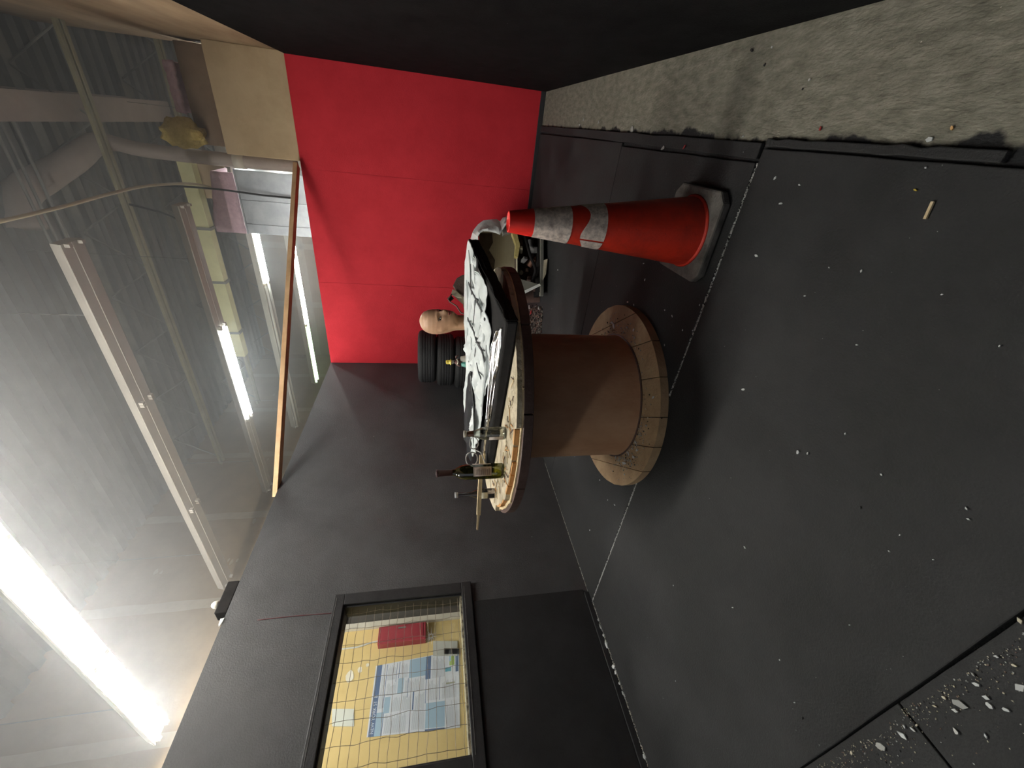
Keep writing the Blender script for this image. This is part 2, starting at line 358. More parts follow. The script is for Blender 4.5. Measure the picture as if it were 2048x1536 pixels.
def chord_planks(cx, cy, R, z0, z1, ang, offs, mat, name, gap=.004, cut=None, ring=72):
    d = Vector((math.cos(ang), math.sin(ang))); nrm = Vector((-d.y, d.x)); bounds = sorted(offs)
    edges = [-R]+bounds+[R]
    for i in range(len(edges)-1):
        a, b = edges[i]+(gap/2 if i else 0), edges[i+1]-(gap/2 if i < len(edges)-2 else 0)
        poly = []
        def arc(s0, s1, sign):
            out = []; n = 12
            for k in range(n+1):
                o = s0+(s1-s0)*k/n
                h = math.sqrt(max(R*R-o*o, 1e-8))
                if cut: h = min(h, cut(o, sign, h))
                out.append((o, sign*h))
            return out
        pts = arc(a, b, 1)+arc(b, a, -1)
        poly = [(cx+nrm.x*o+d.x*s, cy+nrm.y*o+d.y*s, z0+rnd(0, 0)) for o, s in pts]
        cl = []
        for p in poly:
            if not cl or (Vector(p)-Vector(cl[-1])).length > 1e-4: cl.append(p)
        if (Vector(cl[0])-Vector(cl[-1])).length < 1e-4: cl.pop()
        MB().prism(cl, (0, 0, z1-z0+rnd(-.002, .0015))).build(name, mat, SPO)
chord_planks(SX, SY, RB, LZ0, LZ1, math.radians(-53), [.427, .249, .059, -.138, -.288, -.424], WOODB, 'lower_plank')
MB().lathe([(RB-.03, LZ0+.001), (RB-.03, LZ0+.02)], (SX, SY, 0), 48).build('lower_backing', RIM, SPO)
TX, TY, RT_ = -1.271, 1.933, .689
TZ = .802
MB().lathe([(RD+.006, LZ1), (RD+.002, LZ1+.02), (RD, LZ1+.05), (RD, TZ-.075)], (SX, SY, 0), 72).build('drum', DRUM, SPO, angle=40)
tag(MB().lathe([(RD+.012, LZ1-.001), (RD+.014, LZ1+.004), (RD+.002, LZ1+.007)], (SX, SY, 0), 72).build('drum_groove', RIM, SPO))
# upper flange: dark rim segments, split cream layer, splintered top planks
NSEG = 11
for k in range(NSEG):
    a0, a1 = 2*PI*k/NSEG+.004, 2*PI*(k+1)/NSEG-.004; mb = MB(); n = 8; po = []
    for i in range(n+1): a = a0+(a1-a0)*i/n; po.append((TX+(RT_)*math.cos(a), TY+RT_*math.sin(a), TZ-.075))
    for i in range(n, -1, -1): a = a0+(a1-a0)*i/n; po.append((TX+(RT_-.40)*math.cos(a), TY+(RT_-.40)*math.sin(a), TZ-.075))
    mb.prism(po, (0, 0, .043)).build('rim_segment', RIM, SPO, bevel=.003)
def cutback(o, sign, h):                       # the near left rim of the upper layers has been knocked off
    return h
# broken zone: directions (world angle) between about -150 and -70 degrees
def upper_poly(R, z0, z1, mat, name, brk, nplank, ang):
    d = Vector((math.cos(ang), math.sin(ang))); nrm = Vector((-d.y, d.x))
    def rad(a):
        g = math.degrees(a) % 360
        f = 1 if 222 <= g <= 289 else 0
        return R-(brk*(.75+.5*nz(g*.11, R*9)) if f else .0)+(.003*nz(g*.5, 5))
    for i in range(nplank):
        a, b = -R+2*R*i/nplank+.0015, -R+2*R*(i+1)/nplank-.0015
        out = []
        for k in range(241):                   # clip the wobbly circle to the strip a..b
            t = 2*PI*k/240; r = rad(t); p = Vector((r*math.cos(t), r*math.sin(t)))
            out.append((p.dot(nrm), p.dot(d)))
        hi = [(o, s) for o, s in out if a <= o <= b and s >= 0]; lo = [(o, s) for o, s in out if a <= o <= b and s < 0]
        hi.sort(); lo.sort(reverse=True)
        if len(hi) < 2 or len(lo) < 2: continue
        hi = [(a, hi[0][1])]+hi+[(b, hi[-1][1])]; lo = [(b, lo[0][1])]+lo+[(a, lo[-1][1])]
        pl = hi+lo; cl = []
        for o, s in pl:
            p = Vector((TX+nrm.x*o+d.x*s, TY+nrm.y*o+d.y*s, z0))
            if not cl or (p-cl[-1]).length > 1e-4: cl.append(p)
        MB().prism(cl, (0, 0, z1-z0+rnd(-.0015, .001))).build(name, mat, SPO)
upper_poly(RT_-.004, TZ-.032, TZ-.024, CREAM, 'split_layer', .022, 5, math.radians(-20))
upper_poly(RT_-.006, TZ-.024, TZ-.002, [WOODT][0], 'top_plank', .055, 6, math.radians(25))
for k in range(9):                            # fresh orange break faces standing where the rim splintered off
    g0 = math.radians(223+7.3*k); g1 = math.radians(223+7.3*(k+1)-rnd(.4, 1.4)); r0, r1 = RT_-.052-rnd(0, .012), RT_-.036+rnd(-.006, .006)
    MB().prism([(TX+r0*math.cos(g0), TY+r0*math.sin(g0), TZ-.0245), (TX+r1*math.cos(g0), TY+r1*math.sin(g0), TZ-.0245),
                (TX+r1*math.cos(g1), TY+r1*math.sin(g1), TZ-.0245), (TX+r0*math.cos(g1), TY+r0*math.sin(g1), TZ-.0245)], (0, 0, .021+rnd(-.004, .001))).build('break_face', ORWOOD, SPO)
for k in range(85):                           # loose splinters on the top
    a = math.radians(rnd(205, 318)); r = RT_-rnd(.07, .21); p = Vector((TX+r*math.cos(a), TY+r*math.sin(a), TZ+.0015))
    if (p.x+.63)*.189+(p.y-1.462)*.982 > -.05: continue               # the television lies there
    b = rnd(0, PI); l = rnd(.008, .03)
    MB().bar(p-Vector((math.cos(b), math.sin(b), 0))*l, p+Vector((math.cos(b), math.sin(b), .1))*l, rnd(.002, .006), .003).build('splinter', random.choice([CREAM, CREAM, WOODT, RIM, ORWOOD]), SPO)
tag(MB().tube([atz(1045, 800, .735)+Vector((.02, -.02, -.01)), atd(1047, 808, 1.93), atd(1058, 812, 1.92), atd(1061, 813, 1.92)], .0016, 5).build('torn_fibre', CREAM, SPO), label='pale torn fibre hanging from the rim')

# =================================================================== TRAFFIC CONE
CONE = thing('traffic_cone', (-.285, 1.69, .0155), 'orange traffic cone with two dirty white reflective bands on a square base', 'traffic cone')
ORANGE = pmat('faded_orange_vinyl', (.74, .022, .016), (.84, .032, .022), 6, .45, bump=.1, spots=((.10, .018, .01), 40, .10))
ORANGED = pmat('grimy_orange_vinyl', (.66, .032, .012), (.34, .024, .013), 7, .5, bump=.1, spots=((.06, .018, .012), 30, .12), contrast=(.42, .72))
BANDM = pmat('grimy_reflective_band', (.32, .25, .22), (.82, .70, .61), 45, .5, contrast=(.32, .62), detail=12)
CBASE = pmat('dusty_cone_base', (.06, .055, .05), (.17, .155, .14), 10, .8, bump=.3)
cb = Vector((-.285, 1.69, 0)); lean = Vector((-.020, .012, 0))
def cz(r, z): return r, z
HT = .842
def crad(z): return .142+(.040-.142)*((z-.05)/(HT-.05))
def cone_part(z0, z1, off, name, mat, n=40, th=.003, cutfn=None):
    mb = MB(); rows = 8; o = 0
    for i in range(rows+1):
        z = z0+(z1-z0)*i/rows
        for k in range(n):
            t_ = 2*PI*k/n; zz = z if not cutfn else cutfn(z, t_, i/rows)
            mb.v.append(cb+lean*(zz/HT)+Vector(((crad(zz)+off)*math.cos(t_), (crad(zz)+off)*math.sin(t_), zz)))
    for i in range(rows):
        for k in range(n): mb.f.append([i*n+k, i*n+(k+1) % n, (i+1)*n+(k+1) % n, (i+1)*n+k]); mb.m.append(0)
    return mb.build(name, mat, CONE if name == 'body' else CBODY, smooth=True)
ang = PI/8*0
hb = .172; bs = MB()
bs.prism([(cb.x+hb*math.cos(a)*k, cb.y+hb*math.sin(a)*k, .0155) for a, k in [(math.radians(45*i+22.5+2), 1.12) if False else (math.radians(x), 1.33) for x in (38, 52, 128, 142, 218, 232, 308, 322) for i in (0,)]], (0, 0, .036))
bs.build('base', CBASE, CONE, bevel=.008)
tag(MB().lathe([(.150, .0515), (.147, .055), (crad(.06)+.001, .060)], cb, 40).build('base_collar', ORANGED, CONE, smooth=True))
CBODY = cone_part(.052, HT, 0, 'body', ORANGED)
MB().lathe([(crad(HT), HT-.004), (crad(HT)+.002, HT), (crad(HT)-.006, HT+.002), (crad(HT)-.007, HT-.05)], cb+lean, 32).build('tip_rim', ORANGE, CONE, smooth=True)
cone_part(HT-.11, HT-.001, .0012, 'tip', ORANGE)
def wavy(z, t, f): return z+.006*math.sin(5*t)*f
cone_part(.595, .745, .0016, 'reflective_band', BANDM)
bandlow = MB(); n = 36
for i in range(5):                            # lower band, torn open on the near side
    for k in range(n+1):
        t_ = math.radians(-118)+2*PI*.985*k/n; z = .455+.085*i/4+(.016*math.sin(3*t_+1) if i == 4 else 0)
        bandlow.v.append(cb+lean*(z/HT)+Vector(((crad(z)+.002)*math.cos(t_), (crad(z)+.002)*math.sin(t_), z)))
for i in range(4):
    for k in range(n): a = i*(n+1)+k; bandlow.f.append([a, a+1, a+n+2, a+n+1]); bandlow.m.append(0)
bandlow.build('reflective_band', BANDM, CBODY, smooth=True)

# =================================================================== TIRES in the corner
TIRE = pmat('tire_rubber', (.018, .018, .019), (.028, .028, .029), 8, .7, bump=.2)
def make_tire(label):
    t_ = thing('tire', (0, 0, 0), label, 'tire', 'stack of used tires in the corner')
    R, wd = .315, .215
    ca_ = MB().lathe([(.205, .012), (.225, .0), (.27, -.002+.004), (.30, .014), (R, .035), (R, wd-.035), (.30, wd-.014), (.27, wd-.002), (.225, wd), (.205, wd-.012), (.205, .012)], (0, 0, 0), 48).build('carcass', TIRE, t_, smooth=True)
    tr = MB()
    for zc in (.05, .08, .1075, .135, .165):
        tr.lathe([(R-.001, zc-.009), (R+.005, zc-.007), (R+.005, zc+.007), (R-.001, zc+.009)], (0, 0, 0), 48)
    tr.build('tread', TIRE, ca_, angle=30)
    return t_
tp = make_tire('black tire at the very top of the corner stack'); tires = [tp]
tl = ['black tire at the bottom of the corner stack', 'black tire second up in the corner stack', 'black tire third up in the corner stack', 'black tire third from the top of the corner stack', 'black tire second from the top of the corner stack', None]
tc0 = atd(880, 716, 4.95)
for k in range(6):
    o = tp if k == 5 else cpy(tp)
    if tl[k]: o['label'] = tl[k]
    o.location = (tc0.x+[.0, .03, -.02, -.045, -.02, .015][k], tc0.y+[0, .02, -.01, -.02, 0, .01][k], .0148+.2155*k); o.rotation_euler = (0, 0, k*1.1)

# =================================================================== SMASHED TELEVISION on the spool
GLOSS = pmat('glossy_black_plastic', (.010, .010, .011), rough=.18, spec=.5)
MATTEB = pmat('matte_black_plastic', (.010, .0095, .0095), (.018, .016, .016), 12, .85, spec=.2)
WHITE = pmat('white_diffuser_sheet', (.55, .59, .58), (.70, .73, .72), 9, .38, spots=((.25, .26, .26), 14, .07))
CRACK = pmat('black_crack', (.03, .03, .032), rough=.6)
CHROME = pmat('bright_bezel_metal', (.62, .60, .57), (.80, .78, .76), 14, .14, metal=1, bump=.15, bscale=30)
TV = thing('smashed_television', (-1.15, 1.85, TZ), 'smashed flat television lying face up on the spool with a cracked white sheet', 'television')
fa, fb = Vector((-.63, 1.462, 0)), Vector((-1.70, 1.668, 0))       # near long edge
e1 = (fb-fa).normalized(); e2 = Vector((-e1.y, e1.x, 0))
if e2.y < 0: e2 = -e2
LEN = (fb-fa).length; DEP = .64; TILT = .16
def tvp(s, d, h): return fa+e1*s+e2*d+Vector((0, 0, TZ+.001+d*TILT+h))
def tvpix(x, y, h):                             # where a pixel's ray meets the tilted television at height h above its back
    r_ = ray(x, y); a_ = -(fa.dot(e2)); t_ = (TZ+.001+h+TILT*a_-H)/(r_.z-TILT*Vector((r_.x, r_.y, 0)).dot(e2)); return EYE+r_*t_
def lerp_tab(tab, q):
    if q <= tab[0][0]: return tab[0][1]
    for (a, va), (b, vb) in zip(tab[:-1], tab[1:]):
        if q <= b: return va+(vb-va)*(q-a)/(b-a)
    return tab[-1][1]
body = MB()
body.add([tvp(.01, .0, 0), tvp(LEN, 0, 0), tvp(LEN, DEP*.75, 0), tvp(-.02, DEP, 0), tvp(.02, .012, .048), tvp(LEN-.012, .012, .036), tvp(LEN-.012, DEP*.75, .036), tvp(-.01, DEP, .050)],
         [(0,3,2,1),(4,5,6,7),(0,1,5,4),(1,2,6,5),(2,3,7,6),(3,0,4,7)])
body.build('back_shell', MATTEB, TV, bevel=.008)
NEAR = [(-.03, .56), (.01, .34), (.07, .222), (.21, .150), (.35, .092), (.45, .10), (.59, .132), (.83, .129), (1.10, .15)]
FAR = [(-.03, .655), (.0, .672), (.155, .690), (.325, .665), (.433, .625), (.72, .512), (.985, .510), (1.10, .45)]
def ridge(s, d):
    r = 0
    for (a, b, c, amp, wdt) in ((.2, .9, .36, .012, .022), (.05, 1, .24, .011, .014), (.9, .35, .62, .010, .02), (-.35, .95, .16, .010, .012), (.5, .8, .60, .010, .014), (.1, 1, .50, .009, .012), (-.1, 1, .40, .008, .010)):
        q = (a*s+b*d-c)/math.hypot(a, b); r += amp*math.exp(-abs(q)/wdt)
    return r
def sheet(u, v):                                # buckled white sheet
    s = -.03+1.13*u; ed = lerp_tab(NEAR, s)+.008*nz(s*31, 2)*(1 if s > .1 else .3); fa_ = lerp_tab(FAR, s)
    d = ed+(fa_-ed)*v
    h = .056+1.5*ridge(s, d)*min(1, (1-v)*4+.3)+.010*nz(s*9, d*12, 3)*(1-v)+.007*nz(s*16, d*40, 8)*min(1, (1-v)*4)
    return tvp(s, d, h)
WSH = MB().grid(sheet, 130, 60).build('white_sheet', WHITE, TV, angle=25, solid=.003)
def crack(pix, wd=.007):                        # each crack follows pixels of the photograph down onto the sheet
    cr = MB(); P = []
    for (x0, y0), (x1, y1) in zip(pix[:-1], pix[1:]):
        for i in range(3):
            q = i/3; P.append(tvpix(x0+(x1-x0)*q+1.2*nz(x0+q*9, y0), y0+(y1-y0)*q+1.2*nz(y0+q*9, x0), .076))
    P.append(tvpix(*pix[-1], .076))
    for a_, b_ in zip(P[:-1], P[1:]): cr.bar(a_, b_, wd*rnd(.6, 1.4), .003)
    return cr.build('crack', CRACK, WSH)
crack([(937, 566), (943, 582), (951, 597), (957, 610), (964, 623), (969, 640)], .012)
crack([(935, 637), (941, 650), (947, 662), (953, 684), (960, 695), (965, 706), (969, 724)], .013)
crack([(941, 528), (941, 560), (943, 590)], .006); crack([(950, 600), (948, 630), (945, 660)], .006); crack([(952, 684), (950, 705), (949, 718)], .010); crack([(937, 722), (942, 730)], .008); crack([(953, 726), (957, 745), (962, 757)], .012)
def fold(pix, wd=.010):                         # sharp raised creases of the buckled sheet
    P = smoothp([tvpix(x, y, .066) for x, y in pix], 6); n_ = len(P)
    MB().tube(P, [wd*(.25+.75*math.sin(PI*(i+.5)/n_))*(1+.3*nz(i*.9, pix[0][1])) for i in range(n_)], 6).build('fold', WHITE, WSH, angle=40)
fold([(937, 500), (941, 545), (943, 600), (941, 650), (943, 700)], .007); fold([(946, 520), (951, 570), (954, 630), (951, 680), (948, 715)], .008)
fold([(957, 575), (962, 620), (966, 660), (965, 700), (969, 735)], .008); fold([(962, 640), (956, 665), (950, 690), (947, 715)], .007); fold([(968, 650), (967, 690), (965, 720)], .006); fold([(933, 560), (935, 620), (934, 690), (935, 735)], .006); fold([(972, 690), (971, 740), (967, 780), (963, 830)], .008)
def film(u, v):                                 # dark torn film peeled across the sheet's left part
    s = .56+.62*u; ed = lerp_tab(NEAR, s); fa_ = lerp_tab(FAR, s); mid = ed+(fa_-ed)*(.42-.04*u); hw = (fa_-ed)*min(.33, .02+.8*u)
    d = mid+(v-.5)*2*hw
    return tvp(s, d, .080+.007*math.sin(v*8+u*5)+.006*nz(u*6, v*5))
MB().grid(film, 30, 14).build('dark_film', pmat('smoky_film', (.018, .018, .02), (.05, .05, .053), 6, .22), TV, smooth=True, solid=.002)
SU = [(992, 664), (983, 688), (980, 731), (978, 770), (975.5, 803), (973, 839), (970, 865), (967, 890), (966, 904)]
SL = [(1004.5, 655), (1001.5, 692), (996, 731), (990, 757), (984.6, 796), (980, 835), (975.5, 862), (972, 888), (970, 904)]
def strp(u, v):                                 # bright bezel strip bent along the near edge
    q = u*(len(SU)-1); i = min(int(q), len(SU)-2); q -= i
    a_ = Vector(SU[i]).lerp(Vector(SU[i+1]), q); b_ = Vector(SL[i]).lerp(Vector(SL[i+1]), q)
    return tvpix(a_.x, a_.y, .066).lerp(tvpix(b_.x, b_.y, .050), v)+Vector((0, 0, .005*math.sin(v*10+u*4)+.003*nz(u*14, v*3)))
tag(MB().grid(strp, 60, 10).build('bezel_strip', CHROME, TV, smooth=True, solid=.003), label='bright bent bezel strip')
MB().bar(tvpix(969, 906, .055), tvpix(967, 930, .055), .014, .012).build('bezel_end', CREAM, TV, bevel=.003)
def cheek(u, v): return tvp(.0-.03*v+.010*nz(v*9, u*4), (DEP+.02)*v, .054-.050*u+.006*nz(v*14, u*3))   # ragged dark lining of the right-hand end
MB().grid(cheek, 6, 30).build('side_lining', MATTEB, TV, angle=30, solid=.003)

# loose wood lath sticking out over the left side
L0, L1, L2 = atd(962, 985, 2.06), atd(957, 1030, 2.06), atd(955, 1060, 2.05)
lt = thing('wood_lath', tuple(atd(962, 940, 2.06)), 'thin pale broken wood lath sticking out past the spool beside the bottles', 'wood strip')
MB().bar(atd(963, 910, 2.08), L1, .020, .020).build('strip', CREAM, lt, bevel=.002)
MB().prism([L1+Vector((0, 0, .006)), L1-Vector((0, 0, .006)), L2-Vector((0, 0, .003)), L2+Vector((0, 0, .004))], e2*.01).build('split_tip', CREAM, lt)

# coil of clear plastic tube and loop of thin cable
CLEARP = pmat('cloudy_plastic', (.45, .46, .46), rough=.25, trans=.5, ior=1.3)
lp = MB(); cpt = atd(942, 905, 2.1)
def loop(c, ru, rv, n=22, ph=0): return [c+RT*ru*math.cos(2*PI*i/n+ph)+UP*rv*math.sin(2*PI*i/n+ph)+FW*.012*math.sin(4*PI*i/n) for i in range(n+1)]
lp.tube(loop(atd(948, 886, 2.05), .030, .022), .0028, 6); lp.tube(loop(atd(943, 918, 2.06), .036, .030, ph=1), .0032, 6)
lp.tube([atd(950, 900, 2.05), atd(962, 905, 2.04), atd(968, 920, 2.03), atd(975, 935, 2.0)], .003, 6)
tag(lp.build('wire_loop', pmat('grey_cord', (.30, .29, .28), (.4, .38, .37), 30, .5), smooth=True), 'thin grey cord coiled in two loops behind the bottles', 'cord')

# =================================================================== BOTTLES
def glass_mat(name, c, rough=.03):
    mt = bpy.data.materials.new(name); mt.use_nodes = True; nt = mt.node_tree; nt.nodes.clear()
    o = nt.nodes.new('ShaderNodeOutputMaterial'); mx = nt.nodes.new('ShaderNodeMixShader'); tr = nt.nodes.new('ShaderNodeBsdfTransparent'); gl = nt.nodes.new('ShaderNodeBsdfGlossy'); fr = nt.nodes.new('ShaderNodeLayerWeight')
    fr.inputs[0].default_value = .35; tr.inputs[0].default_value = (*c, 1); gl.inputs['Roughness'].default_value = rough; gl.inputs[0].default_value = (.9, .9, .9, 1)
    mr = nt.nodes.new('ShaderNodeMapRange'); mr.inputs[3].default_value = .10; mr.inputs[4].default_value = .75
    nt.links.new(fr.outputs['Fresnel'], mr.inputs[0])
    nt.links.new(mr.outputs[0], mx.inputs[0]); nt.links.new(tr.outputs[0], mx.inputs[1]); nt.links.new(gl.outputs[0], mx.inputs[2]); nt.links.new(mx.outputs[0], o.inputs[0]); return mt
GREEN = glass_mat('green_bottle_glass', (.32, .33, .085)); CLEAR = glass_mat('clear_bottle_glass', (.72, .74, .70)); CLEARV = glass_mat('smoky_bottle_glass', (.55, .52, .52))
def bottle(px, prof, label, glass, lab=None, extra=None, z=TZ):
    p = atz(*px, z); b = thing('bottle', (p.x, p.y, z), label, 'bottle')
    MB().lathe(prof, (p.x, p.y, z), 32).build('glass_body', glass, b, angle=35)
    if lab:
        for r, z0, z1, a0, a1, mt, nm in lab:
            n = 14; tow = math.atan2(-p.y, -p.x)
            MB().grid(lambda u, v: (p.x+r*math.cos(tow+a0+(a1-a0)*u), p.y+r*math.sin(tow+a0+(a1-a0)*u), z+z0+(z1-z0)*v), n, 1).build(nm, mt, b, smooth=True, solid=.0006)
    return b, p
PAPER = pmat('stained_paper_label', (.36, .27, .22), (.52, .42, .35), 30, .8)
PAPERW = pmat('pale_paper_label', (.45, .38, .33), (.6, .52, .46), 25, .8)
wine = [(.030, 0), (.0375, .004), (.0375, .185), (.034, .205), (.024, .225), (.0155, .238), (.0145, .27), (.0145, .312), (.0165, .314), (.0165, .323), (.013, .325)]
wb, wp = bottle((1006, 941), wine, 'dark green wine bottle with stained paper label and maroon neck foil', GREEN,
    [(.0380, .062, .150, -.62, .62, PAPER, 'label'), (.0380, .062, .152, 1.05, 1.9, PAPERW, 'back_label')])
FOIL = pmat('maroon_foil', (.06, .018, .022), (.09, .03, .034), 20, .35)
MB().lathe([(.0152, .245), (.0152, .314), (.0172, .315), (.0172, .325), (0, .3265)], (wp.x, wp.y, TZ), 24).build('neck_foil', FOIL, wb, smooth=True)
lt_ = MB(); tow = math.atan2(-wp.y, -wp.x)       # rows of print on the wine label
INK = pmat('label_ink', (.20, .14, .12), rough=.8)
for r_ in range(7):
    z0 = TZ+.072+.010*r_; a0 = -.5+rnd(0, .08); a1 = .5-rnd(0, .3)
    lt_.grid(lambda u, v: (wp.x+.0388*math.cos(tow+a0+(a1-a0)*u), wp.y+.0388*math.sin(tow+a0+(a1-a0)*u), z0+.003*v), 8, 1)
tag(lt_.build('label_print', INK, [c for c in wb.children if c.name.startswith('label')][0]), kind='stuff')
clearp = [(.026, 0), (.031, .004), (.031, .105), (.028, .118), (.018, .140), (.0145, .156), (.0135, .185), (.0155, .187), (.0155, .196), (.012, .197)]
cbt, cp = bottle((1010, 866), clearp, 'clear glass bottle with orange residue in its neck, in front of the television', CLEAR,
    [(.0315, .012, .080, -1.5, -.55, PAPERW, 'label')])
MB().lathe([(.0, .150), (.0125, .152), (.0122, .182), (0, .184)], (cp.x, cp.y, TZ), 20).build('orange_residue', pmat('orange_residue', (.62, .20, .07), (.5, .3, .2), 60, .6), cbt, smooth=True)
MB().lathe([(.0158, .186), (.0162, .198), (0, .199)], (cp.x, cp.y, TZ), 20).build('cap', pmat('cloudy_cap', (.45, .42, .36), rough=.5), cbt, smooth=True)
c2p = [(.024, 0), (.028, .004), (.028, .085), (.024, .105), (.014, .130), (.012, .150), (.012, .205), (.0145, .207), (.0145, .222), (.011, .223)]
cb2, c2 = bottle((990, 986), c2p, 'small clear glass bottle with cream label standing near the broken spool edge', CLEARV,
    [(.0285, .045, .080, -1.2, .2, pmat('cream_label', (.5, .46, .34), (.62, .58, .45), 20, .8), 'label'), (.0285, .008, .04, -1.0, -.1, MATTEB, 'dark_label')])
MB().lathe([(.0150, .205), (.0150, .2225), (0, .2235)], (c2.x, c2.y, TZ), 18).build('neck_ring', pmat('grey_neck', (.42, .42, .42), rough=.4), cb2, smooth=True)

# =================================================================== MANNEQUIN HEAD
SKIN = pmat('mannequin_skin', (.44, .26, .165), (.50, .31, .20), 5, .4)
hpz = atd(957, 645, 2.88); HX, HY, HZ = hpz.x, hpz.y, TZ
HD = thing('mannequin_head', (HX, HY, HZ), 'bald tan mannequin head with painted eyes and lips behind the smashed television', 'mannequin head')
FA = math.radians(-26)                            # the way the face looks
fx, fy = Vector((math.cos(FA), math.sin(FA), 0)), Vector((-math.sin(FA), math.cos(FA), 0))
def hloc(f, s, z): return Vector((HX, HY, HZ))+fx*f+fy*s+Vector((0, 0, z))
prof = [  # z, front, back, half width, centre shift forward
 (.0, .062, .070, .085, 0), (.015, .058, .066, .080, 0), (.05, .050, .056, .066, 0), (.09, .047, .052, .058, -.004), (.13, .047, .052, .055, -.006), (.165, .050, .056, .055, -.006),
 (.185, .074, .064, .057, -.004), (.200, .088, .074, .060, 0), (.22, .092, .086, .065, 0), (.25, .092, .098, .070, 0), (.28, .092, .106, .074, 0), (.31, .092, .110, .0765, 0), (.34, .090, .108, .076, 0),
 (.37, .083, .099, .071, 0), (.395, .070, .083, .060, 0), (.412, .052, .062, .045, 0), (.423, .030, .036, .026, 0), (.428, .008, .01, .007, 0)]
def hsamp(z):
    for a, b in zip(prof[:-1], prof[1:]):
        if a[0] <= z <= b[0]:
            q = (z-a[0])/(b[0]-a[0]); q = q*q*(3-2*q) if False else q
            return [a[i]+(b[i]-a[i])*q for i in range(1, 5)]
    return prof[-1][1:]
def g(d, s_): return math.exp(-(d/s_)**2)
NR, NS = 90, 72; hm = MB()
for i in range(NR+1):
    q = i/NR; z = .428*(1-(1-q)**1.25)
    fr, bk, hw, sh = hsamp(z)
    for k in range(NS):
        t_ = 2*PI*k/NS; c_, s_ = math.cos(t_), math.sin(t_)
        ff = (fr if c_ > 0 else bk)*c_+sh; ss = hw*s_
        if c_ > 0:
            ff += .024*g(z-.258, .016)*g(ss, .011)+.014*g(z-.280, .022)*g(ss, .008)      # nose
            ff += .006*g(z-.228, .006)*g(ss, .018)+.0055*g(z-.217, .006)*g(ss, .016)     # lips
            ff += .006*g(z-.195, .012)*g(ss, .018)                                       # chin
            ff -= .011*g(z-.288, .012)*(g(ss-.030, .014)+g(ss+.030, .014))               # eye sockets
            ff += .005*g(z-.308, .010)*g(ss, .045)                                       # brow
            ff += .004*g(z-.255, .016)*(g(ss-.04, .016)+g(ss+.04, .016))                 # cheekbones
        if abs(c_) < .35 and .235 < z < .305:                                            # ears, close to the skull
            ss += math.copysign(.009*g(z-.27, .024)*g(c_+.1, .2), s_)
        hm.v.append(hloc(ff, ss, z))
for i in range(NR):
    for k in range(NS): hm.f.append([i*NS+k, i*NS+(k+1) % NS, (i+1)*NS+(k+1) % NS, (i+1)*NS+k]); hm.m.append(0)
hm.f.append([k for k in range(NS)][::-1]); hm.f.append([NR*NS+k for k in range(NS)]); hm.m += [0, 0]
hm.build('head', SKIN, HD, smooth=True)
MAKE = pmat('dark_eye_makeup', (.045, .026, .022), rough=.5); LIPS = pmat('red_brown_lips', (.24, .06, .055), rough=.35); EYEW = pmat('eye_white', (.55, .52, .48), rough=.3)
def ell(c, a, b, cc, nm, mt, n=14, par=None):
    mb = MB(); mb.lathe([(max(.0001, math.sin(PI*i/n)), -math.cos(PI*i/n)) for i in range(n+1)], (0, 0, 0), 16)
    mb.v = [c+fx*v.x*a+fy*v.y*b+Vector((0, 0, v.z*cc)) for v in mb.v]; return mb.build(nm, mt, par or HD, smooth=True)
for s_ in (-1, 1):
    ell(hloc(.0675, s_*.031, .290), .0095, .0185, .0125, 'eye_shadow', MAKE); ey_ = ell(hloc(.0735, s_*.031, .2865), .0065, .0105, .0052, 'eye', EYEW); ell(hloc(.0785, s_*.030, .2868), .0026, .0046, .0046, 'iris', MAKE, par=ey_)
    mb = MB().tube([hloc(.083-.010*i*i/9, s_*(.012+.011*i), .304+.0022*i-.0009*i*i) for i in range(5)], [.003, .004, .0038, .003, .0015], 6); mb.build('eyebrow', MAKE, HD, smooth=True)
ell(hloc(.0925, 0, .2275), .0085, .0200, .0055, 'upper_lip', LIPS); ell(hloc(.0915, 0, .2185), .0095, .0175, .0058, 'lower_lip', LIPS)

# =================================================================== FIGURINE on the television
fg = atd(944, 723, 2.58); fz = TZ
base = atz(957, 723, TZ); fgp = Vector((fg.x, fg.y, 0))
FG = thing('figurine', (fgp.x, fgp.y, TZ), 'small figurine with yellow hat and teal and white skirt behind the white sheet', 'figurine')
TEAL = pmat('teal_paint', (.10, .33, .27), rough=.4); IVORY = pmat('ivory_paint', (.55, .52, .44), rough=.45); YEL = pmat('yellow_paint', (.62, .48, .06), rough=.4); BRN = pmat('brown_paint', (.13, .06, .05), rough=.5)
fc = lambda x, y, z: Vector((fgp.x, fgp.y, TZ))+R0*x+Vector((-R0.y, R0.x, 0))*y+Vector((0, 0, z))
MB().lathe([(.045, 0), (.047, .01), (.045, .05), (.04, .08), (.0, .081)], fc(0, 0, 0), 24).build('plinth', BRN, FG, angle=40)
MB().lathe([(.030, .08), (.032, .10), (.020, .165), (.0, .168)], fc(.012, 0, 0), 20).build('white_skirt', IVORY, FG, smooth=True)
MB().lathe([(.026, .08), (.028, .10), (.012, .160), (.0, .162)], fc(-.020, -.012, 0), 20).build('teal_skirt', TEAL, FG, smooth=True)
MB().lathe([(.015, .155), (.019, .175), (.016, .195), (.008, .205), (0, .206)], fc(-.002, 0, 0), 18).build('torso', BRN, FG, smooth=True)
MB().tube([fc(-.018, -.004, .19), fc(-.030, -.01, .175), fc(-.026, -.018, .162)], .005, 8).build('arm', BRN, FG, smooth=True); MB().tube([fc(.014, -.004, .19), fc(.03, -.01, .195), fc(.036, -.014, .180)], .005, 8).build('arm', BRN, FG, smooth=True)
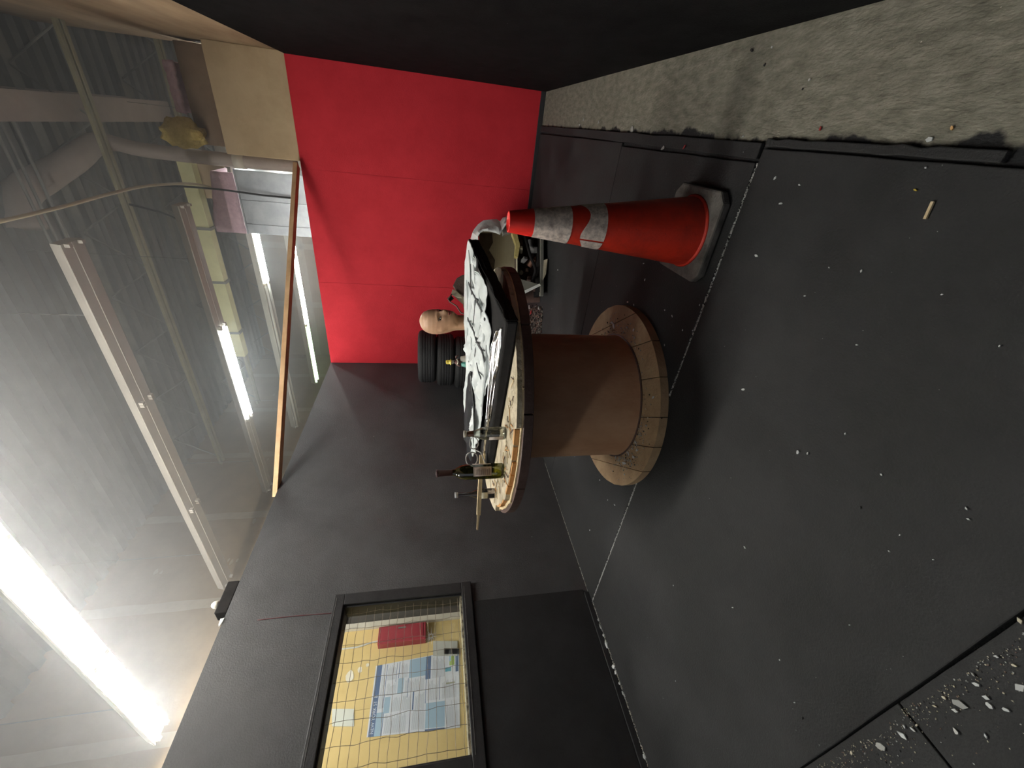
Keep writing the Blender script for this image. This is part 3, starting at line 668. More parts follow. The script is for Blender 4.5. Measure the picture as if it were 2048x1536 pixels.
MB().tube([fc(-.020, -.012, .186), fc(-.004, -.022, .180), fc(.014, -.016, .190)], .004, 8).build('white_collar', IVORY, FG, smooth=True)
MB().lathe([(.004, .203), (.0125, .211), (.0135, .220), (.010, .230), (0, .232)], fc(-.004, 0, 0), 18).build('face', IVORY, FG, smooth=True)
MB().lathe([(.019, .224), (.019, .228), (.0135, .229), (.0135, .252), (.010, .256), (0, .257)], fc(-.005, 0, 0), 20).build('hat', YEL, FG, smooth=True)

# =================================================================== BROKEN HOUSING behind the television
jk = atd(957, 582, 2.62); JB = thing('broken_housing', (jk.x, jk.y, TZ), 'broken brown plastic housing with a cream fin and a bent wire, behind the television', 'debris')
BPL = pmat('brown_scrap_plastic', (.085, .055, .045), (.15, .10, .08), 10, .6, bump=.3)
KH = pmat('khaki_scrap', (.30, .26, .18), (.40, .36, .27), 12, .6)
def jp(x, y, dd=0): return atd(x, y, 2.62+dd)
MB().prism([jp(957, 552), jp(925, 549), jp(913, 556), jp(905, 572), jp(917, 585), jp(926, 590), jp(926, 615), jp(957, 622)], FW*.09).build('housing', BPL, JB, bevel=.006)
MB().prism([jp(930, 596, -.01), jp(913, 594, -.01), jp(902, 588, -.01), jp(905, 578, -.01), jp(914, 582, -.01), jp(922, 590, -.01), jp(930, 612, -.01), jp(938, 618, -.01)], FW*.03).build('cream_fin', KH, JB, bevel=.003)
MB().tube([jp(904, 588, -.02), jp(896, 598, -.02), jp(900, 604, -.02), jp(913, 612, -.02), jp(922, 626, -.02), jp(940, 630, -.02), jp(957, 628, -.02)], .0045, 7).build('bent_wire', BPL, JB, smooth=True)
MB().prism([jp(902, 590, -.015), jp(894, 597, -.015), jp(900, 602, -.015), jp(907, 596, -.015)], FW*.02).build('clip', MATTEB, JB)

# =================================================================== SMASHED APPLIANCE against the red wall
A0 = atz(1094, 520, .016); AD = depth(A0); AP = thing('smashed_appliance', (A0.x, A0.y, .015), 'smashed white appliance with torn curling shell, beige cavity and spilled scrap parts', 'appliance')
SHELL = pmat('torn_white_enamel', (.66, .67, .66), (.80, .81, .79), 9, .4, bump=.8, bscale=18, spots=((.2, .2, .2), 12, .06))
CAV = pmat('beige_cavity', (.58, .52, .38), (.66, .60, .45), 6, .6, bump=.1)
CAVD = pmat('stained_cavity', (.075, .055, .045), (.14, .11, .085), 8, .6)
YINS = pmat('yellow_wadding', (.38, .30, .10), (.5, .42, .18), 25, .95, bump=.8, bscale=60)
FH = Vector((FW.x, FW.y, 0)).normalized()
def ap(x, y, dd=0): return atd(x, y, AD+dd)
outer = [(1014.6, 433), (1006, 436), (1000, 443), (993, 439), (983, 439), (967, 441), (957, 449), (949, 459), (945, 466), (947, 479), (953, 492), (959, 506), (962, 515), (961, 540), (962, 575)]
inner = [(1020, 440), (1010, 452), (1004, 463), (1000, 470), (992, 466), (979, 463), (966, 463), (960, 466), (956, 473), (957, 481), (960, 489), (966, 503), (967, 515), (967, 540), (968, 575)]
sh = MB(); K = len(outer)
def dpt(i, u): return -.05+.06*nz(i*.9, u*3)
for i in range(K):
    for j in range(5):
        u = j/4; x = inner[i][0]+(outer[i][0]-inner[i][0])*u; y = inner[i][1]+(outer[i][1]-inner[i][1])*u
        sh.v.append(ap(x+1.5*nz(i*2.1, u*5), y+1.5*nz(i*1.7, u*5, 4), -.07+.09*u+.05*nz(i*1.9, u*6)))
    for j in range(1, 6): sh.v.append(ap(outer[i][0], outer[i][1], .02)+FH*(.45*j/5)+Vector((0, 0, .012*nz(i, j))))
W_ = 10
for i in range(K-1):
    for j in range(W_-1): sh.f.append([i*W_+j, (i+1)*W_+j, (i+1)*W_+j+1, i*W_+j+1]); sh.m.append(0)
sh.build('torn_shell', SHELL, AP, angle=30, solid=.004)
MB().prism([ap(1030, 448, .25), ap(1078, 446, .25), ap(1080, 604, .25), ap(1030, 606, .25)], FH*.02).build('lower_back', RIM, AP)
cav = MB()
bk_ = [ap(958, 466, .30), ap(1032, 466, .30), ap(1032, 600, .30), ap(958, 600, .30)]
fr_ = [ap(962, 462, .0), ap(1034, 458, .0), ap(1036, 604, .0), ap(962, 604, .0)]
cav.add(bk_+fr_, [(0, 1, 2, 3), (4, 5, 1, 0), (5, 6, 2, 1), (6, 7, 3, 2)])
cav.build('cavity_liner', CAV, AP, solid=.006)
MB().prism([ap(958, 464, .27), ap(984, 465, .27), ap(986, 485, .27), ap(978, 500, .27), ap(990, 520, .27), ap(986, 560, .27), ap(960, 570, .27)], FH*.008).build('scorched_patch', CAVD, AP)
MB().prism([ap(1004, 455, -.03), ap(1033, 440, -.03), ap(1034, 460, -.01), ap(1006, 470, -.01)], FH*.05).build('bent_bracket', STEEL, AP, bevel=.004)
MB().prism([ap(1024, 465, -.01), ap(1034, 466, -.01), ap(1040, 490, -.01), ap(1036, 515, -.01), ap(1030, 512, -.01), ap(1032, 488, -.01)], FH*.06).build('wadding', YINS, AP)
SCR = [pmat('scrap_brown', (.11, .06, .04), (.2, .12, .09), 15, .5), MATTEB, pmat('scrap_grey', (.26, .25, .25), (.4, .39, .38), 12, .4, metal=.4), KH, pmat('scrap_copper', (.30, .15, .10), (.4, .22, .16), 14, .4, metal=.4), RIM]
spots_ = [(1040, 482, 16, 0), (1042, 500, 14, 3), (1050, 470, 18, 1), (1060, 490, 20, 2), (1068, 500, 16, 2), (1048, 520, 14, 2), (1062, 525, 18, 4), (1054, 540, 16, 0), (1070, 520, 12, 4), (1040, 545, 14, 3), (1034, 555, 12, 0), (1066, 470, 20, 1), (1074, 545, 18, 1), (1058, 560, 16, 5), (1048, 460, 14, 1), (1038, 520, 10, 2), (1070, 575, 16, 5), (1045, 575, 16, 1)]
for i, (x, y, sz, mi) in enumerate(spots_):
    r_ = sz*AD/F_PX/2; c_ = ap(x, y, rnd(.02, .16)); mb = MB(); a = rnd(0, 3)
    if i % 3 == 0: d_ = Vector((math.cos(a), math.sin(a), rnd(-.5, .5))).normalized(); mb.tube([c_-d_*r_, c_-d_*r_*.9, c_+d_*r_*.9, c_+d_*r_], [r_*.5, r_*.7, r_*.7, r_*.4], 10)
    else:
        ex = Vector((math.cos(a), math.sin(a), rnd(-.4, .4))).normalized(); ey = ex.cross(Vector((0, 0, 1))).normalized(); ez = ex.cross(ey)
        mb.obox(c_, ex*r_*rnd(.7, 1.2), ey*r_*rnd(.4, .8), ez*r_*rnd(.3, .7))
    mb.build('scrap_part', SCR[mi], AP, bevel=.006)
MB().tube([ap(1050, 470, -.02), ap(1060, 510, -.05), ap(1072, 540, -.05), ap(1064, 565, 0)], .016, 8).build('hose', MATTEB, AP, smooth=True)
MB().bar(ap(1083, 440, -.02), ap(1083, 592, -.02), .05, .035).build('base_rail', STEEL, AP, bevel=.004)
MB().bar(ap(1078, 452, .1), ap(1078, 590, .1), .25, .05).build('base_tray', MATTEB, AP, bevel=.004)
MB().prism([ap(1088, 520, -.06), ap(1095, 518, -.07), ap(1092, 548, -.06), ap(1086, 560, -.06)], FH*.01).build('cream_trim', KH, AP)
# loose white metal strip and grey flap beside it
ms = thing('metal_strip', tuple(ap(1075, 575, -.12)), 'bent white metal strip with grey flap leaning by the smashed appliance', 'metal strip')
MB().prism([ap(1079, 567, -.12), ap(1082, 571, -.12), ap(1042, 591, -.12), ap(1040, 585, -.12)], FH*.012).build('strip', SHELL, ms, bevel=.002)
MB().prism([ap(1076, 568, -.105), ap(1042, 585, -.105), ap(1034, 562, -.09), ap(1040, 558, -.09)], FH*.006).build('flap', STEEL, ms)

# =================================================================== SHARDS AND RUBBLE
GSH = pmat('pale_glass_shard', (.52, .53, .52), (.7, .71, .70), 30, .25)
GSD = pmat('dull_glass_shard', (.30, .30, .28), (.42, .42, .40), 30, .4)
CR_ = pmat('cream_chip', (.5, .45, .33), (.62, .56, .44), 20, .7); REDC = pmat('red_chip', (.45, .05, .05), rough=.5); ORC = pmat('orange_chip', (.55, .32, .12), rough=.6); YC = pmat('yellow_chip', (.55, .40, .05), rough=.5); BC = pmat('black_chip', (.008, .008, .008), rough=.6)
def shard(p, r, mat, label, cat, group, h=.003, tilt=.25, name='glass_shard', el=1.0):
    n = random.randint(4, 6); a0 = rnd(0, 6); q = Matrix.Rotation(rnd(-tilt, tilt), 3, 'X')@Matrix.Rotation(rnd(-tilt, tilt), 3, 'Y'); mb = MB()
    po = [Vector((r*rnd(.65, 1.2)*math.cos(2*PI*i/n), r*el*rnd(.65, 1.2)*math.sin(2*PI*i/n), 0)) for i in range(n)]
    Rz = Matrix.Rotation(a0, 3, 'Z'); po = [Rz@(q@v) for v in po]; mz = min(v.z for v in po)
    mb.prism([p+v-Vector((0, 0, mz)) for v in po], (0, 0, h)); return tag(mb.build(name, mat), label, cat, group)
MZ = .0152
FL = [(1724,542,9),(1514,511,12),(1715,690,6),(1487,779,10),(1597,904,13),(1616,907,9),(1692,867,7),(1764,949,7),(1935,1017,9),(1938,1038,9),(1885,589,5),(2001,692,7),(1491,1095,8),(1801,1070,5),(1779,1102,5),(1868,1119,5),(1551,356,8),(1563,407,9),(1853,336,9),(1600,370,6),(1659,535,5),(1610,592,5),(1466,1215,6),(1590,1405,5),(1560,1320,4),(1700,1250,4),(1640,1490,4)]
for x, y, s_ in FL:
    p = atz(x, y, MZ); shard(p, s_*.42*depth(p)/F_PX, GSH, 'tiny pale glass shard lying on the large front rubber mat', 'glass shard', 'shards on the large front mat', el=.55)
for x, y, s_ in [(1310,520,6),(1290,560,6),(1288,527,5),(1240,478,5),(1116,540,5),(1330,620,6),(1400,610,5),(1256,604,8),(1268,610,6),(1345,632,6),(1366,660,5),(1230,1010,5),(1216,1000,4),(1200,960,4),(1180,1060,4),(1330,690,6)]:
    p = atz(x, y, MZ); shard(p, s_*.42*depth(p)/F_PX, GSH, 'tiny pale glass shard on the mat around the spool and cone', 'glass shard', 'shards around the spool and cone', el=.6)
BIG = [(1763,1492,22),(1808,1471,16),(1920,1407,26),(1913,1421,12),(1975,1395,14),(1980,1410,14),(2014,1418,13),(2043,1375,24),(2042,1241,16),(1915,1462,12),(1974,1472,10),(1955,1368,12),(1948,1348,9),(1996,1313,9),(1890,1395,9),(1872,1412,8),(1828,1458,9),(1835,1450,7),(1810,1452,8),(1705,1505,8),(2030,1330,8)]
for x, y, s_ in BIG:
    p = atz(x, y, .011); shard(p, s_*.5*depth(p)/F_PX, random.choice([GSH, GSH, CR_, GSD]), 'pale broken shard lying on the shard-strewn dark mats', 'shard', 'shards heaped on the dark front mats', el=.6, h=.004)
for x, y, s_, mt in [(1265,259,14,GSD),(1198,244,8,GSH),(1168,239,7,GSH),(1487,273,7,GSH),(1861,279,14,GSH),(1160,250,6,GSD),(1620,160,7,GSD),(1545,95,6,GSH)]:
    p = atz(x, y, .001); shard(p, s_*.5*depth(p)/F_PX, mt, 'pale chip lying on the bare concrete strip', 'chip', 'pale chips on the concrete', el=.7)
for x, y, s_, mt, lb in [(1905,256,9,ORC,'orange chip on the edge of the bare concrete'),(1642,258,9,REDC,'dull red chip on the edge of the bare concrete'),(1505,100,9,BC,'black chip on the concrete near the right wall'),(1530,130,7,BC,'small black crumb on the concrete strip'),(1606,178,6,BC,'dark round crumb alone on the concrete strip')]:
    p = atz(x, y, .001); shard(p, s_*.5*depth(p)/F_PX, mt, lb, 'chip', None, name='floor_chip', el=.6)
for x, y, s_, mt, lb in [(1832,380,8,YC,'small yellow chip on the large front mat'),(1722,1015,7,BC,'black crumb on the large front mat, toward the cone'),(1605,1435,8,BC,'thin black sliver on the mat by the shard heap')]:
    p = atz(x, y, MZ); shard(p, s_*.5*depth(p)/F_PX, mt, lb, 'chip', None, name='floor_chip', el=.45)
for x, y, s_, mt, lb in [(1370,294,13,REDC,'red and white chip on the narrow rubber strip'),(1327,296,14,GSD,'pale elongated chip on the narrow rubber strip')]:
    p = atz(x, y, .018); shard(p, s_*.5*depth(p)/F_PX, mt, lb, 'chip', None, name='floor_chip', el=.45)
p, q = atz(1866, 403, MZ+.003), atz(1850, 438, MZ+.003)
tag(MB().bar(p, q, .006, .005).build('wood_splinter', CREAM), 'thin pale wood splinter lying on the large front mat', 'splinter')
# shards against the left wall
for x, y, s_ in [(1212,1294,14),(1228,1335,12),(1231,1348,12),(1238,1372,9),(1290,1513,15),(1196,1245,7),(1200,1258,8),(1206,1275,9),(1245,1390,7)]:
    p = atz(x, y, MZ); p.x = max(p.x, XL+.032); shard(p, s_*.5*depth(p)/F_PX, GSH, 'pale glass shard at the foot of the window wall', 'glass shard', 'shards along the window wall', h=.006, el=.6)
# broken glass on the spool's lower flange
LZT = LZ1+.0018
def on_fl(x, y): return atz(x, y, LZT)
for x, y, s_ in [(1240,918,14),(1250,926,13),(1268,914,9),(1233,915,9),(1262,922,7),(1228,652,14),(1225,645,9),(1255,655,9),(1268,660,8),(1270,675,9),(1262,648,6),(1307,795,9),(1258,908,10),(1275,900,8)]:
    p = on_fl(x, y); shard(p, s_*.5*depth(p)/F_PX, GSH, 'sparkling glass shard on the lower flange of the spool', 'glass shard', 'glass on the lower flange', h=.003, el=.55, tilt=.4)
def grit(name, pts, rs, mats, label, cat, z, n_sides=4):
    mb = MB()
    for (px_, py_) in pts:
        r = rnd(*rs); k = random.randint(3, 4); a0 = rnd(0, 6); mi = random.randrange(len(mats)); zz = z+rnd(0, .0008)
        mb.prism([(px_+r*rnd(.6, 1.2)*math.cos(a0+2*PI*i/k), py_+r*rnd(.6, 1.2)*math.sin(a0+2*PI*i/k), zz) for i in range(k)], (rnd(-.3, .3)*r, rnd(-.3, .3)*r, r*rnd(.4, .9)), mi)
    return tag(mb.build(name, mats), label, cat, kind='stuff')
pts_ = []
for k in range(420):                               # grit lying on the flange round the drum, thicker at two places
    a = random.choice([math.radians(random.gauss(-118, 12)), math.radians(random.gauss(18, 22)), math.radians(random.gauss(-95, 12)), math.radians(rnd(-150, 50))]); r = RD+.018+abs(random.gauss(0, .05))
    if r < RB-.012: pts_.append((SX+r*math.cos(a), SY+r*math.sin(a)))
grit('glass_grit', pts_, (.0015, .005), [GSH, GSD, GSD, BC, CR_], 'glittering broken glass grit on the spool lower flange', 'grit', LZT)
pts_ = []
for k in range(620):                              # grit heaped along the seam of the dark front mats
    x = rnd(-1.62, -.5); d = abs(random.gauss(0, .022))+.008; pts_.append((x, S1-.012-d-.02*nz(x*7)))
for k in range(160): pts_.append((rnd(-1.6, -.5), S1-.02-abs(random.gauss(0, .10))))
grit('glass_grit', pts_, (.0007, .0024), [GSD, KH, CR_, KH, SCR[0], BC], 'pale grit and crumbs along the edge of the large front mat', 'grit', .0105)
def seam(y, x0, x1, n, rs=(.0012, .0035)): return [(rnd(x0, x1), y+rnd(-.005, .005)) for _ in range(n)]
grit('seam_grit', seam(S2, XL+.03, -1.55, 900)+seam(S2, -1.0, .0, 700), (.0014, .004), [GSH, GSD, GSD], 'pale glass dust filling the mat seam before the spool', 'grit', .010)
grit('seam_grit', [(XL+.028+abs(random.gauss(0, .008)), rnd(.55, 1.45)) for _ in range(520)]+[(XL+.006+rnd(0, .005), rnd(1.5, 2.9)) for _ in range(700)], (.0012, .0035), [GSH, GSD, CR_], 'pale dust and chips along the foot of the window wall', 'grit', .0152)
grit('seam_grit', seam(S3, XL+.01, -2.0, 200), (.001, .003), [GSD], 'thin pale dust in the mat seam behind the spool', 'grit', .009)
pts_ = []
for k in range(1300):
    u, v = random.random(), random.random(); A_ = atz(1062, 616); B_ = atz(1088, 616); C_ = atz(1064, 668); D_ = atz(1085, 668)
    P = (A_*(1-u)+C_*u)*(1-v)+(B_*(1-u)+D_*u)*v; pts_.append((P.x+random.gauss(0, .02), P.y+random.gauss(0, .02)))
grit('rubble', pts_, (.004, .013), [RIM, SCR[0], STEEL, BC, BC, BC, MATTEB, STEEL], 'grey rubble of broken scrap on the mat between spool and red wall', 'rubble', .0152)
for x, y, s_, mt, lb in [(1063,625,10,REDC,'red and cream chip lying in the grey rubble'),(1060,614,8,GSH,'white flake lying in the grey rubble'),(1079,617,8,GSH,'white flake at the edge of the grey rubble')]:
    p = atz(x, y, .03); shard(p, s_*.5*depth(p)/F_PX, mt, lb, 'chip', None, name='floor_chip', h=.01)

# =================================================================== LAMPS AND CEILING CLUTTER
ZF = 3.36
XE = [-4.50, -3.28, -2.07, -.86, .35]                  # joints between 4 ft tubes
FIXB = pmat('yellowed_fixture_enamel', (.36, .325, .28), (.42, .385, .33), 3, .5)
def fixture(y, segs, label, x1=None, zf=ZF, wd=.19, flat=False):
    hm_ = FIXB if flat else FIXT
    x0 = XE[0]; x1 = x1 or XE[-1]; f = thing('light_fixture', ((x0+x1)/2, y, zf), label, 'light fixture')
    h = MB(); pr = [(-wd/2, -.004), (-wd/2+.004, -.010), (-.035, .018), (-.03, -.01), (.03, -.01), (.035, .018), (wd/2-.004, -.010), (wd/2, -.004), (.055, .075), (-.055, .075)]
    
    if flat: pr = [(-wd/2, .0), (-wd/2+.004, -.006), (-.012, -.010), (-.008, -.013), (.008, -.013), (.012, -.010), (wd/2-.004, -.006), (wd/2, 0), (.075, .06), (-.075, .06)]
    h.prism([(x0, y+a, zf+b) for a, b in pr], (x1-x0, 0, 0)); h.build('housing', hm_, f)
    for k in range(4):
        if XE[k+1] > x1+.01: break
        mt = segs[k]
        for xa in (XE[k]+.002, XE[k+1]-.022):
            for dy in (-.055, .055): MB().box((xa, y+dy-.014, zf-.036), (xa+.02, y+dy+.014, zf+.012)).build('lampholder', hm_, f)
        if mt is None: continue
        for dy in (-.055, .055):
            MB().tube([(XE[k]+.022, y+dy, zf-.022), (XE[k+1]-.022, y+dy, zf-.022)], .0165, 10).build('tube', mt, f, smooth=True)
    for xx in (x0+.5, x1-.5):
        MB().tube([(xx, y, zf+.07), (xx, y, ZD)], .003, 5).build('hanger', STEEL, f)
    return f
fixture(1.69, [T_A, T_A, T_A, None], 'brightly lit two-tube strip light crossing above the window wall')
fixture(-1.05, [T_C, T_C, None, None], 'unseen two-tube strip light added as fill over the open end of the room beside the window wall')  # added fill lamp behind the camera, out of view, brightens the room
fixture(3.01, [None, None, None, None], 'unlit beige strip light housing hanging between the brightest lamp and the wooden brace', x1=-.86, flat=True)
fixture(4.39, [None, T_C, None, None], 'strip light with only one tube section lit, above the wooden brace', x1=-.86, flat=True)
fixture(5.79, [T_OFF, T_OFF, T_C, T_C], 'strip light lit toward the metal duct, dark toward the drywall')
fixture(7.15, [T_D, T_B, T_B, T_B], 'farthest strip light with a dim greenish end section beyond the red wall')

# wooden brace across the corner, on top of the partitions
b0, b1 = atz(552, 992, WH+.025), atz(588, 335, WH+.025)
tag(MB().bar((-2.88, 2.70, WH+.021), (-.50, 4.86, WH+.021), .089, .040).build('wood_brace', LUMBER, bevel=.003), 'raw lumber brace lying across the corner on top of the black and red walls', 'lumber')

# roof joists: double-angle chords with zigzag web
def joist(y, label):
    j = thing('roof_joist', (-.5, y, 4.2), label, 'joist', 'steel joists under the roof deck')
    for dy in (-.035, .035): MB().box((-4.6, y+dy-.022, 4.20), (4, y+dy+.022, 4.206)).box((-4.6, y+dy-.003, 4.2), (4, y+dy+.003, 4.24)).build('bottom_chord', JOISTM, j)
    MB().box((-4.6, y-.05, ZD-.05), (4, y+.05, ZD-.002)).build('top_chord', STEEL, j)
    wz = MB(); x = -4.5; s_ = 0
    while x < 3.6: wz.tube([(x, y, 4.21 if s_ == 0 else ZD-.04), (x+.35, y, ZD-.04 if s_ == 0 else 4.21)], .010, 5); x += .35; s_ ^= 1
    wz.build('web', STEEL, j)
for y, lb in ((5.05, 'crossing just behind the conduit bundle'), (6.58, 'between the duct and the farthest strip light'), (8.1, 'last one, beyond the farthest strip light')): joist(y, 'open-web steel roof joist '+lb)
for dz, dy in ((0, 0), (.01, .09), (.0, .19)):
    tag(MB().tube([(-4.6, 4.22+dy, 4.4+dz), (3, 4.22+dy, 4.4+dz)], .012, 7).build('conduit', STEEL, smooth=True), 'thin grey metal conduit running in a bundle of three below the deck', 'conduit', 'conduits below the deck')
# beam along the room, vent pipe, ductwork, insulation
bm_ = thing('roof_beam', (-.22, 4.6, 4.3), 'beige boxed roof beam running back toward the duct', 'beam')
MB().box((-.33, 1.5, 4.30), (-.12, 6.6, 4.34)).build('lower_flange', BEIGE, bm_); MB().box((-.25, 1.5, 4.34), (-.20, 6.6, 4.72)).build('web', BEIGE, bm_); MB().box((-.33, 1.5, 4.70), (-.12, 6.6, 4.745)).build('upper_flange', BEIGE, bm_)
vp_ = [aty(594, 331, 5.2), aty(480, 322, 5.2), aty(300, 302, 5.2), aty(235, 288, 5.2)]
vd_ = depth(vp_[-1]); vp_ += [atd(207, 284, vd_-.05), atd(185, 290, vd_-.12), atd(150, 318, vd_-.2), atd(95, 352, vd_-.3), atd(40, 392, vd_-.4)]
vp_.append(Vector((vp_[-1].x-.25, vp_[-1].y-.1, ZD-.05)))
vpo = thing('vent_pipe', tuple(vp_[0]), 'wrapped beige vent pipe rising from the bulkhead and bending toward the deck', 'pipe')
MB().tube(smoothp(vp_), [.066]*16+[.07+.0025*i for i in range(len(smoothp(vp_))-16)], 16).build('pipe', BEIGE, vpo, smooth=True)
MB().tube([vp_[1]-Vector((0, 0, .05)), vp_[1]+Vector((0, 0, .05))], .074, 16).build('wrap_band', PALE, vpo, smooth=True)
dc = thing('metal_duct', (-.95, 5.6, WH), 'galvanised sheet metal duct box with folded seams behind the red wall', 'duct')
MB().box((-1.28, 5.2, WH+.02), (-.63, 5.62, 3.2)).build('duct_body', GALV, dc, bevel=.004)
for xx in (-.93, -1.18): MB().box((xx-.004, 5.192, WH+.02), (xx+.004, 5.2, 3.2)).build('seam', GALV, dc)
MB().box((-1.285, 5.19, 3.185), (-.625, 5.2, 3.2)).build('flange', GALV, dc)
pi_ = MB()
pi_.grid(lambda u, v: (-1.29+.62*u, 5.22+.015*nz(u*9, v*5), 3.222+(.31-.12*abs(u-.1))*v), 14, 6).grid(lambda u, v: (-1.29+.62*u, 5.22+.38*v, 3.52-.10*abs(u-.1)+.02*nz(u*9, v*9)), 14, 8)
tag(pi_.build('insulation_blanket', PINK, smooth=True, solid=.02), 'pink insulation blanket lying over the metal duct', 'insulation')
tag(MB().box((-1.02, 5.645, 3.46), (-.66, 5.67, 3.86)).build('plywood_offcut', TANB, bevel=.003), 'tan board offcut standing behind the metal duct', 'board')
yb_ = thing('yellow_beam', (-1.9, 5.56, 3.74), 'pale yellow board beam hanging behind the half-lit strip light', 'beam')
MB().box((-3.05, 5.50, 3.72), (-.6, 5.62, 3.86)).build('board', YBOARD, yb_)
for xx in (-1.35, -2.0, -2.7): MB().box((xx, 5.49, 3.70), (xx+.03, 5.63, 3.90)).build('strap', STEEL, yb_)
pl = thing('plywood_box', (-.05, 5.3, 3.12), 'dark brown plywood box on top of the bulkhead', 'box')
MB().box((-.42, 5.08, 3.125), (.38, 5.42, 3.40)).build('panel', pmat('brown_plywood', (.15, .095, .06), (.22, .145, .095), 5, .8), pl, bevel=.005)
tag(MB().grid(lambda u, v: (-.17+.40*u, 5.06+.3*v+.02*nz(u*6, v*6), 3.42+.10*math.sin(PI*min(1, v*1.2))+.02*nz(u*9, v*9, 4)+.045), 16, 10).build('insulation_roll', PINK, smooth=True, solid=.04), 'pink insulation batt lying on the plywood box', 'insulation')
fo = MB(); fo.lathe([(max(.001, math.sin(PI*i/12)), -math.cos(PI*i/12)) for i in range(13)], (0, 0, 0), 22)
fo.v = [Vector((-.33, 4.962, 3.46))+Vector((v.x*.13, v.y*.11, v.z*.16))*(1+.35*nz(v.x*3, v.y*3, v.z*3)+.2*nz(v.x*8, v.y*8, v.z*8)) for v in fo.v]
tag(fo.build('foam_lump', FOAM, smooth=True), 'lumpy yellow spray foam beside the pink batt', 'foam')
# cables
def cable(pts, r, mat, label, name='cable'): return tag(MB().tube(smoothp([Vector(p) for p in pts]), r, 7).build(name, mat, smooth=True), label, 'cable')
cable([(-.75, 2.9, 3.62), (-.742, 3.4, 3.60), (-.735, 3.9, 3.62), (-.74, 4.45, 3.63), (-.80, 5.15, 3.60), (-.9, 5.6, 3.6)], .012, pmat('tan_cable', (.42, .34, .2), rough=.6), 'tan sheathed cable sagging from the vent pipe over the room')
BCAB = pmat('black_cable', (.015, .015, .016), rough=.5)
cable([aty(250, 378, 5.1), aty(330, 372, 5.1), aty(430, 378, 5.1), aty(520, 390, 5.12), aty(560, 394, 5.15), aty(596, 398, 5.16)], .010, BCAB, 'thin dark cable looping down across the metal duct')
cable([(-1.0, 4.9, 4.1), (-1.1, 5.1, 3.95), (-1.25, 5.4, 3.92), (-1.35, 5.6, 3.9)], .010, BCAB, 'short dark cable tied to the yellow board beam')
cable([atx(515, 1240, XL+.004), atx(590, 1232, XL+.004), atx(668, 1226, XL+.004)], .0022, pmat('dull_red_cord', (.12, .03, .035), rough=.6), 'thin dull red cord running up the black wall above the window', 'red_cable')
jb = thing('junction_box', (XL-.03, 1.77, WH), 'black junction box with small round sensor on top of the window wall', 'junction box')
MB().box((XL-.09, 1.66, WH), (XL+.0, 1.88, WH+.075)).build('box', MATTEB, jb, bevel=.006)
MB().lathe([(.02, 0), (.024, .01), (.022, .03), (.012, .042), (0, .046)], (XL-.02, 1.73, WH+.075), 18).build('sensor', FIXT, jb, smooth=True)
tag(MB().prism([atx(437, 1250, XL+.002), atx(441, 1238, XL+.002), atx(449, 1236, XL+.002), atx(446, 1243, XL+.002), atx(438, 1254, XL+.002)], (.004, 0, 0)).build('paint_flake', SHELL), 'white torn paper flake at the top edge of the black wall', 'flake')

# =================================================================== SEEN THROUGH THE WINDOW: outer wall fittings
XW = XO+.002
P00, P10, P11, P01 = [atx(*p, XW) for p in ((920, 1455), (918, 1300), (752, 1332), (733, 1475))]
def pp(u, v, o=0): return (P00*(1-u)+P10*u)*(1-v)+(P01*(1-u)+P11*u)*v+Vector((o, 0, 0))
PO = thing('wall_poster', tuple(P00), 'large white and blue notice poster with dense print on the drywall', 'poster')
PSH = pmat('poster_paper', (.60, .63, .68), (.66, .68, .72), 4, .6); NAVY = pmat('poster_navy', (.10, .15, .26), rough=.6); PBL = pmat('poster_light_blue', (.32, .44, .55), rough=.6); PGR = pmat('poster_text_grey', (.36, .38, .43), rough=.7)
MB().prism([pp(0, 0), pp(1, 0), pp(1, 1), pp(0, 1)], (.002, 0, 0)).build('sheet', PSH, PO)
def blk(u0, u1, v0, v1, mt, nm='print_block', o=.0022): return MB().add([pp(u0, v0, o), pp(u1, v0, o), pp(u1, v1, o), pp(u0, v1, o)], [(0, 1, 2, 3)]).build(nm, mt, PO)
HB = blk(0, 1, .925, .985, NAVY, 'heading_band')
for u0, u1, v0, v1 in ((.0, .30, .855, .925), (.28, .50, .79, .855), (.52, .74, .655, .72), (.72, .99, .405, .60), (.03, .34, .17, .385)): blk(u0, u1, v0, v1, PBL)
for u0, u1, v0, v1 in ((.66, .99, .345, .405), (.70, 1, 0.01, .045), (.0, .3, .845, .852), (.36, .985, .860, .866), (.70, .985, .745, .75), (.0, .26, .555, .561), (.28, .52, .525, .54), (.34, .66, .39, .396), (.36, .68, .23, .236), (.0, .02, .17, .385), (.45, .72, .60, .606), (.745, .985, .715, .722)): blk(u0, u1, v0, v1, NAVY)
blk(.80, .93, .06, .12, pmat('poster_green', (.30, .42, .10), rough=.6)); blk(.86, .96, .10, .125, PBL, o=.0024); blk(.55, .57, .05, .16, pmat('poster_olive', (.3, .3, .12), rough=.6)) ; blk(.72, .78, .10, .17, pmat('poster_teal', (.10, .30, .38), rough=.6))
tx = MB()
for u0, u1, v0, v1 in ((.02, .27, .60, .83), (.29, .49, .56, .77), (.52, .70, .74, .84), (.74, .97, .76, .85), (.74, .97, .62, .70), (.29, .50, .41, .51), (.52, .71, .42, .64), (.03, .33, .40, .54), (.37, .64, .25, .37), (.66, .98, .18, .33), (.03, .34, .03, .15), (.37, .64, .04, .21), (.35, .98, .875, .915)):
    v = v0
    while v < v1-.004:
        e = u1-rnd(0, (u1-u0)*.3); tx.add([pp(u0, v, .0023), pp(e, v, .0023), pp(e, v+.004, .0023), pp(u0, v+.004, .0023)], [(0, 1, 2, 3)]); v += .0105
tag(tx.build('fine_print', PGR, PO), kind='stuff')
